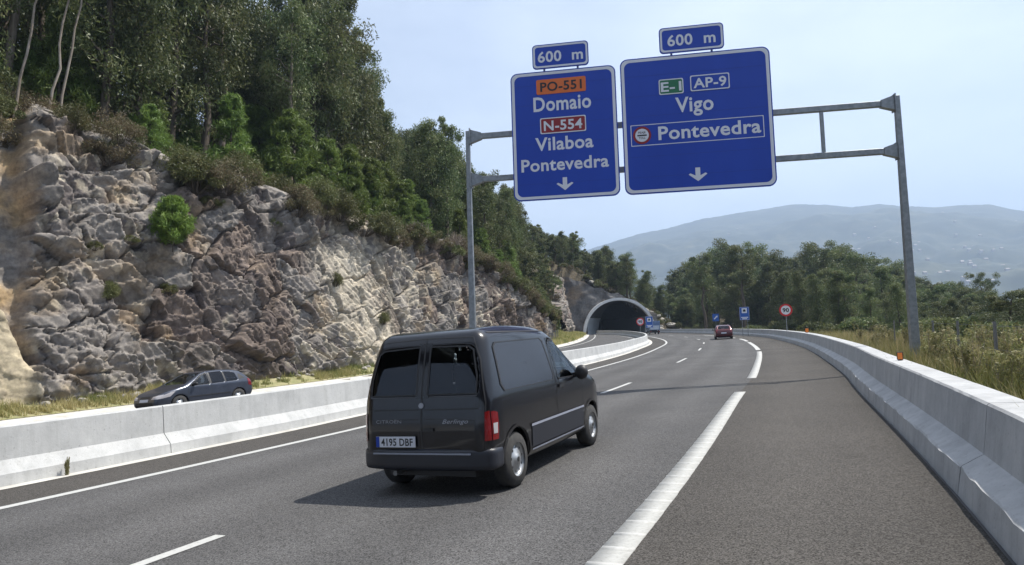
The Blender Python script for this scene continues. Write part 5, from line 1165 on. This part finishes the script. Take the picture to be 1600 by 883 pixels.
# ---------- the van
def build_van():
    P = [(-0.58, 0.27), (-0.66, 0.42), (-0.665, 0.75), (-0.62, 1.08), (-0.53, 1.45), (-0.43, 1.74), (-0.30, 1.80), (0.4, 1.825), (1.15, 1.80), (1.56, 1.73), (2.33, 1.22), (2.55, 1.12), (3.10, 1.00), (3.36, 0.84), (3.45, 0.60), (3.45, 0.36), (3.36, 0.24), (2.0, 0.22), (0.5, 0.22)]
    Wf = lambda x, z: 0.84-0.165*np.clip((z-1.02)/0.78, 0, 1)**1.2-0.02*np.clip((0.55-z)/0.3, 0, 1)-0.17*np.clip((x-2.75)/0.7, 0, 1.2)**2-0.05*np.clip((-0.30-x)/0.36, 0, 1)**2-0.10*np.clip((x-1.6)/0.9, 0, 1)*np.clip((z-1.05)/0.6, 0, 1)
    Bd = Body(P, Wf, 0.135, (0.0, 2.69), 0.355, 0.52); root = empty('van'); tag(root, 'dark navy panel van driving away in the middle lane, seen from behind', 'van')
    rw = lambda s: [(s*0.06, 1.09), (s*0.69, 1.09), (s*0.69, 1.28), (s*0.625, 1.57), (s*0.565, 1.61), (s*0.06, 1.63)]
    sw = [(-0.24, 1.08), (1.24, 1.08), (1.28, 1.14), (1.20, 1.60), (1.12, 1.645), (-0.20, 1.63), (-0.27, 1.58), (-0.31, 1.16)]
    fw = [(1.42, 1.08), (2.16, 1.07), (2.20, 1.12), (1.72, 1.56), (1.64, 1.605), (1.39, 1.615), (1.36, 1.57)]
    ws = [(-0.66, 1.20), (0.66, 1.20), (0.60, 1.52), (0.53, 1.66), (-0.53, 1.66), (-0.60, 1.52)]
    holes = [inpoly(rw(1), 'yz', lambda x, y, z: x+0.25), inpoly(rw(-1), 'yz', lambda x, y, z: x+0.25), inpoly(fw, 'xz', lambda x, y, z: 0.45-np.abs(y)), inpoly(ws, 'yz', lambda x, y, z: 1.5-x)]
    V, F = surface_nets(lambda x, y, z: Bd.full(x, y, z, 0.055, holes), ((-0.75, 3.55), (-0.92, 0.92), (0.16, 1.90)), 0.022)
    obj('body', np_mesh('body', V, F, [M['vanpaint']], smooth=True), root)
    for s in (1, -1):
        d = obj('rear_door', MB(), root); d.data.materials.clear()
        g = Bd.patch('rear_window', rw(s), 'B', -0.006, d, M['glassd']); Bd.patch('window_seal', rw(s), 'B', 0.003, d, M['plastic'], 3, hollow=0.94)
        Bd.line('door_seam', [(s*0.76, 0.50), (s*0.775, 1.0), (s*0.70, 1.45), (s*0.60, 1.70), (0, 1.715)], 'B', 0.012, 0.003, d, M['plastic'])
        Bd.line('pressed_line', [(s*0.05, 0.94), (s*0.70, 0.94)], 'B', 0.012, 0.003, d, M['plastic']); Bd.line('pressed_line', [(s*0.05, 0.84), (s*0.66, 0.82)], 'B', 0.008, 0.003, d, M['plastic'])
    Bd.patch('centre_trim', [(-0.085, 1.06), (0.085, 1.06), (0.085, 1.66), (-0.085, 1.66)], 'B', 0.002, root, M['gloss'], 5)
    Bd.line('door_gap', [(0, 0.50), (0, 1.70)], 'B', 0.02, 0.003, root, M['plastic'])
    Bd.text('CITROËN', 'B', 0.43, 0.80, 0.035, 0.34, root, M['chrome'], flip=-1, bold=0.0); Bd.text('Berlingo', 'B', -0.43, 0.79, 0.045, 0.32, root, M['chrome'], flip=-1, shear=0.35)
    Bd.patch('emblem', [(0.035*math.cos(t), 0.985+0.03*math.sin(t)) for t in np.linspace(0, 6.283, 13)[:-1]], 'B', 0.010, root, M['chrome'], 3)
    o = Bd.patch('door_handle', [(-0.03, 0.71), (-0.16, 0.71), (-0.16, 0.745), (-0.03, 0.745)], 'B', 0.02, root, M['plastic'], 3)
    # number plate on the left door
    p = empty('number_plate', (-0.69, 0.33, 0.60)); p.parent = root
    obj('plate', MB().box(-0.002, 0.006, -0.26, 0.26, -0.058, 0.058), p, M['plate']); obj('plate_band', MB().box(-0.004, -0.002, 0.215, 0.26, -0.057, 0.057), p, M['blue'])
    me, co, sx, sz, cxx = text_mesh('4195 DBF', 0.078, 0.42, bold=0.02); out = np.stack([np.full(len(co), -0.004), -(co[:, 0]-cxx)*sx-0.02, co[:, 1]*sz-0.04], -1).astype(np.float32); me.vertices.foreach_set('co', out.ravel()); me.materials.clear(); me.materials.append(M['black']); obj('lettering', me, p)
    # lamps wrap round the corners
    for s, md in ((-1, 'R'), (1, 'L')):
        l = empty('tail_lamp', (-0.55, s*0.8, 0.85)); l.parent = root; inv = Matrix.Translation((0.55, -s*0.8, -0.85))
        for o in (Bd.patch('red_lens', [(-0.56, 0.60), (-0.46, 0.60), (-0.44, 0.74), (-0.45, 0.88), (-0.52, 0.90), (-0.56, 0.90)], md, 0.009, l, M['tail'], 5), Bd.patch('red_lens', [(s*(0.760 if s < 0 else 0.735), 0.60), (s*0.812, 0.60), (s*0.812, 0.76), (s*0.805, 0.91), (s*(0.768 if s < 0 else 0.74), 0.90)], 'B', 0.012, l, M['tail'], 5), Bd.patch('clear_lens', [(-0.545, 0.665), (-0.475, 0.665), (-0.465, 0.775), (-0.545, 0.775)], md, 0.013, l, M['tailw'], 4)): o.matrix_parent_inverse = inv
    # bumper
    bf = lambda x, y, z: rmax(rmax(np.maximum(-(x+0.712-0.12*(np.abs(y)/0.85)**4), x+0.33), np.abs(y)-0.848, 0.07), np.abs(z-0.405)-0.115, 0.05)
    bf2 = lambda x, y, z: np.maximum(bf(x, y, z), -np.maximum(np.hypot(x, z-0.30)-0.345, 0.45-np.abs(y)))
    V, F = surface_nets(bf2, ((-0.82, -0.28), (-0.92, 0.92), (0.22, 0.60)), 0.02); obj('rear_bumper', np_mesh('rear_bumper', V, F, [M['vbump']], smooth=True), root)
    obj('bumper_strip', MB().box(-0.716, -0.70, -0.62, 0.62, 0.468, 0.484), root, M['vtrim'])
    # flanks
    for s, md in ((-1, 'R'), (1, 'L')):
        Bd.patch('side_panel_window', sw, md, 0.004, root, M['panelglass'], 7); Bd.patch('window_seal', sw, md, 0.007, root, M['plastic'], 3, hollow=0.955)
        dr = obj('front_door', MB(), root); dr.data.materials.clear()
        Bd.patch('door_window', fw, md, -0.006, dr, M['glass']); Bd.patch('window_seal', fw, md, 0.004, dr, M['plastic'], 3, hollow=0.93)
        Bd.line('door_seam', [(1.31, 0.30), (1.32, 1.64)], md, 0.014, 0.003, dr, M['plastic']); Bd.line('door_seam', [(2.30, 0.62), (2.34, 1.05)], md, 0.012, 0.003, dr, M['plastic'])
        Bd.patch('door_handle', [(1.38, 0.97), (1.56, 0.97), (1.56, 1.01), (1.38, 1.01)], md, 0.022, dr, M['plastic'], 3)
        Bd.line('side_moulding', [(0.40, 0.62), (2.30, 0.625)], md, 0.030, 0.016, root, M['vtrim']); Bd.line('sill_moulding', [(0.42, 0.335), (2.28, 0.335)], md, 0.022, 0.014, root, M['vtrim'])
        Bd.line('lower_panel', [(0.42, 0.48), (2.28, 0.48)], md, 0.24, 0.010, root, M['vbump'])
        Bd.line('roof_gutter', [(-0.25, 1.745), (1.55, 1.735)], md, 0.014, 0.006, root, M['plastic'])
        for ax in (0.0, 2.69):
            Pc = [(ax+0.375*math.cos(t), 0.30+0.375*math.sin(t)) for t in np.linspace(-0.1, math.pi+0.1, 26)]; Bd.line('arch_lip', Pc, md, 0.03, 0.012, root, M['vanpaint'])
        m_ = empty('door_mirror', (2.06, s*0.94, 1.12)); m_.parent = root
        V, F = surface_nets(lambda x, y, z: np.sqrt((x/0.075)**2+(y/0.095)**2+(z/0.105)**2)*0.09-0.09+0*x, ((-0.12, 0.12), (-0.13, 0.13), (-0.14, 0.14)), 0.02); obj('mirror_shell', np_mesh('mirror_shell', V, F, [M['plastic']], smooth=True), m_)
        obj('mirror_arm', MB().box(-0.02, 0.04, min(-s*0.14, 0), max(-s*0.14, 0), -0.07, 0.0), m_, M['plastic'])
    Bd.patch('windscreen', ws, 'F', -0.006, root, M['glass'])
    for s in (-1, 1):
        for ax in (0.0, 2.69): wheel(ax, s*0.735, 0.30, root, s)
        seat(1.52, s*0.38, 0.62, root)
    obj('steering_wheel', MB().tube([(2.0+0.06*math.sin(t), 0.38+0.18*math.cos(t), 1.10+0.16*math.sin(t)) for t in np.linspace(0, 6.283, 17)], 0.014, 6, False), root, M['plastic'])
    obj('exhaust_pipe', MB().tube([(-0.70, 0.35, 0.26), (-0.3, 0.35, 0.27)], 0.028, 10), root, M['galvd']); obj('roof_aerial', MB().tube([(1.55, 0, 1.80), (1.40, 0, 1.92)], 0.006, 5), root, M['plastic'])
    obj('underbody', MB().box(-0.5, 3.2, -0.55, 0.55, 0.20, 0.27), root, M['plastic'])
    return root
M['gloss'] = mat('gloss black trim', (0.008, 0.008, 0.01), 0.12)
M['vbump'] = mat('grey blue plastic bumper', (0.016, 0.018, 0.026), 0.42); M['vtrim'] = mat('pale trim strip', (0.26, 0.28, 0.34), 0.25)
van = build_van(); place(van, -0.71, 7.62, 0.435); van.matrix_world = van.matrix_world @ Matrix.Scale(0.968, 4)
# ---------- hatchbacks
def build_hatch(name, label, pm, res, L2=None, near=True):
    P = [(-0.60, 0.24), (-0.76, 0.40), (-0.79, 0.62), (-0.74, 0.90), (-0.62, 1.02), (-0.28, 1.33), (0.05, 1.43), (0.9, 1.485), (1.35, 1.45), (1.62, 1.38), (2.42, 0.98), (2.6, 0.93), (3.2, 0.80), (3.45, 0.66), (3.53, 0.46), (3.47, 0.24), (2.0, 0.20), (0.5, 0.20)]
    Wf = lambda x, z: 0.905-0.27*np.clip((z-0.90)/0.58, 0, 1)**1.15-0.20*np.clip((x-2.6)/0.9, 0, 1.1)**2-0.10*np.clip((0.0-x)/0.79, 0, 1)**2-0.03*np.clip((0.5-z)/0.3, 0, 1)
    Bd = Body(P, Wf, 0.11, (0.0, 2.64), 0.36, 0.52); root = empty(name); tag(root, label, 'car')
    s1 = [(0.62, 0.96), (1.30, 0.96), (1.30, 1.37), (0.72, 1.36), (0.62, 1.20)] ; sr = [(0.02, 0.99), (0.56, 0.97), (0.56, 1.34), (0.22, 1.30), (0.02, 1.13)]; sf = [(1.34, 0.95), (2.20, 0.92), (2.16, 0.98), (1.62, 1.31), (1.36, 1.38)]; qr = [(-0.36, 1.04), (-0.04, 1.0), (-0.04, 1.20), (-0.10, 1.24)]
    sr = [(0.02, 0.98), (0.56, 0.965), (0.60, 1.35), (0.30, 1.33), (0.08, 1.26)]
    s1 = [(0.66, 0.96), (1.24, 0.95), (1.24, 1.385), (0.68, 1.37)]
    ws = [(-0.66, 1.03), (0.66, 1.03), (0.60, 1.20), (0.52, 1.38), (-0.52, 1.38), (-0.60, 1.20)]; rw = [(-0.56, 1.06), (0.56, 1.06), (0.50, 1.28), (0.44, 1.34), (-0.44, 1.34), (-0.50, 1.28)]
    side = lambda x, y, z: 0.42-np.abs(y); holes = [inpoly(q, 'xz', side) for q in (s1, sr, sf)]+[inpoly(ws, 'yz', lambda x, y, z: 1.45-x), inpoly(rw, 'yz', lambda x, y, z: x-0.1)]
    V, F = surface_nets(lambda x, y, z: Bd.full(x, y, z, max(0.055, res*2.2), holes), ((-0.9, 3.65), (-1.0, 1.0), (0.12, 1.58)), res)
    obj('body', np_mesh('body', V, F, [pm], smooth=True), root)
    for s, md in ((-1, 'R'), (1, 'L')):
        Bd.patch('front_door_window', sf, md, -0.004, root, M['glass']); Bd.patch('middle_door_window', s1, md, -0.004, root, M['glassp']); Bd.patch('rear_door_window', sr, md, -0.004, root, M['glassp']); Bd.patch('quarter_window', qr, md, 0.003, root, M['plastic'], 4)
        if near:
            Bd.patch('window_seal', sf, md, 0.004, root, M['plastic'], 3, hollow=0.93)
            Bd.line('pillar', [(1.29, 0.96), (1.29, 1.38)], md, 0.08, 0.003, root, M['plastic']); Bd.line('pillar', [(0.61, 0.96), (0.63, 1.36)], md, 0.07, 0.003, root, M['plastic'])
            Bd.line('door_seam', [(1.28, 0.32), (1.28, 0.95)], md, 0.012, 0.003, root, M['plastic']); Bd.line('door_seam', [(2.28, 0.40), (2.30, 0.92)], md, 0.012, 0.003, root, M['plastic']); Bd.line('sill', [(0.42, 0.27), (2.25, 0.27)], md, 0.10, 0.01, root, M['plastic']); Bd.line('side_moulding', [(0.42, 0.52), (2.26, 0.53)], md, 0.035, 0.012, root, M['plastic'])
            for hx in (1.38, 0.60): Bd.patch('door_handle', [(hx, 0.80), (hx+0.17, 0.80), (hx+0.17, 0.83), (hx, 0.83)], md, 0.02, root, pm, 3)
        m_ = empty('door_mirror', (2.05, s*1.0, 1.0)); m_.parent = root
        V, F = surface_nets(lambda x, y, z: np.sqrt((x/0.07)**2+(y/0.11)**2+(z/0.07)**2)*0.08-0.08, ((-0.12, 0.12), (-0.15, 0.15), (-0.12, 0.12)), 0.02); obj('mirror_shell', np_mesh('mirror_shell', V, F, [M['plastic']], smooth=True), m_); obj('mirror_arm', MB().box(-0.02, 0.03, min(-s*0.16, 0), max(-s*0.16, 0), -0.05, -0.01), m_, M['plastic'])
        Bd.patch('headlight', [(3.02, 0.62), (3.40, 0.56), (3.36, 0.66), (2.98, 0.78), (2.82, 0.80)], md, 0.008, root, M['tailw'], 4); Bd.patch('headlight', [(s*0.42, 0.56), (s*0.74, 0.56), (s*0.80, 0.72), (s*0.46, 0.66)], 'F', 0.008, root, M['tailw'], 4)
        Bd.patch('tail_lamp', [(s*0.58, 0.70), (s*0.78, 0.70), (s*0.76, 0.98), (s*0.62, 1.0)], 'B', 0.010, root, M['tail'], 4); Bd.patch('tail_lamp', [(-0.70, 0.70), (-0.50, 0.74), (-0.46, 1.02), (-0.60, 0.98)], md, 0.008, root, M['tail'], 4)
        for ax in (0.0, 2.64):
            wheel(ax, s*0.79, 0.315, root, s, False)
        seat(1.40, s*0.37, 0.45, root)
    Bd.patch('windscreen', ws, 'F', -0.004, root, M['glass']); Bd.patch('rear_window', rw, 'B', -0.004, root, M['glassd'])
    Bd.patch('front_grille', [(-0.55, 0.30), (0.55, 0.30), (0.50, 0.46), (-0.50, 0.46)], 'F', 0.008, root, M['plastic'], 4); Bd.patch('upper_grille', [(-0.30, 0.60), (0.30, 0.60), (0.28, 0.68), (-0.28, 0.68)], 'F', 0.008, root, M['plastic'], 4)
    Bd.patch('number_plate', [(-0.26, 0.48), (0.26, 0.48), (0.26, 0.58), (-0.26, 0.58)], 'F', 0.014, root, M['plate'], 3); Bd.patch('number_plate', [(-0.26, 0.60), (0.26, 0.60), (0.26, 0.70), (-0.26, 0.70)], 'B', 0.014, root, M['plate'], 3)
    Bd.line('bumper_line', [(-0.78, 0.54), (0.78, 0.54)], 'B', 0.05, 0.006, root, M['plastic'])
    obj('underbody', MB().box(-0.5, 3.2, -0.58, 0.58, 0.16, 0.24), root, M['plastic'])
    return root
h1 = build_hatch('hatchback_car', 'blue-grey hatchback coming towards us on the lower left carriageway, partly behind the barrier', M['carpaint'], 0.026)
s_, l_ = to_sl([-11.9], [27.9]); place(h1, -12.2, 27.9, 0.50+math.pi)
h2 = build_hatch('red_car', 'small dark red car far ahead in the middle lane, seen from behind', M['redpaint'], 0.04, near=False); place(h2, 21.75, 68.3, 0.27)
# ---------- blue and white light lorry near the tunnel
def build_lorry():
    r = empty('light_lorry'); tag(r, 'small blue and white light lorry far ahead beside the tunnel mouth', 'lorry')
    obj('cargo_box', bevel_mesh(MB().box(-0.9, 2.2, -0.95, 0.95, 0.75, 2.35).mesh('cargo_box'), 0.04, 2), r, M['bluepaint'])
    obj('rear_shutter', bevel_mesh(MB().box(-0.93, -0.905, -0.80, 0.80, 0.85, 1.55).mesh('rear_shutter'), 0.01, 1), r, M['whitepaint'])
    P = [(2.25, 0.4), (2.25, 1.9), (3.1, 1.95), (3.75, 1.3), (4.0, 1.1), (4.05, 0.4)]; mb = MB(); n = len(P); mb.v = [(x, -0.88, z) for x, z in P]+[(x, 0.88, z) for x, z in P]; mb.f = [tuple(range(n)), tuple(range(n, 2*n))[::-1]]+[(i, i+n, (i+1) % n+n, (i+1) % n) for i in range(n)]
    obj('cab', bevel_mesh(mb.mesh('cab'), 0.06, 2), r, M['whitepaint']); obj('rear_bumper', MB().box(-0.95, -0.85, -0.9, 0.9, 0.35, 0.62), r, M['plastic']); obj('chassis', MB().box(-0.8, 3.9, -0.4, 0.4, 0.35, 0.74), r, M['plastic'])
    for s in (-1, 1):
        obj('tail_lamp', MB().box(-0.97, -0.951, s*0.72-0.12, s*0.72+0.12, 0.42, 0.56), r, M['tail']); wheel(0, s*0.80, 0.36, r, s); wheel(3.2, s*0.78, 0.36, r, s)
    return r
lo = build_lorry(); place(lo, 24.9, 117, 0.04)
# weed growing at the foot of the median barrier
p = R(s_at_px(105, -8.80, 0.1), -8.80)
mb_s, mb_f = herb_mesh(9, 0.55); w_ = empty('weed', tuple(p)); tag(w_, 'small pale weed growing at the foot of the median barrier at lower left', 'plant'); w_.scale = (0.16, 0.16, 0.5)
link(bpy.data.objects.new('stem', mb_s), w_); link(bpy.data.objects.new('foliage', mb_f), w_)
# ================================================================== haze: one closed volume round camera and scene
hz_ = bpy.data.materials.new('haze air'); hz_.use_nodes = True; nt = hz_.node_tree; nt.nodes.clear(); oo = nt.nodes.new('ShaderNodeOutputMaterial'); pv = nt.nodes.new('ShaderNodeVolumePrincipled')
pv.inputs['Color'].default_value = (0.56, 0.73, 1.0, 1); pv.inputs['Density'].default_value = 0.00025; pv.inputs['Anisotropy'].default_value = 0.25; nt.links.new(pv.outputs[0], oo.inputs['Volume'])
ho = obj('haze', MB().box(-6500, 9000, -3500, 8000, -120, 820), None, hz_); tag(ho, kind='stuff')
print('objects', len(bpy.data.objects), 'tris(unique)', sum(len(m.loops)-2*len(m.polygons) for m in bpy.data.meshes))
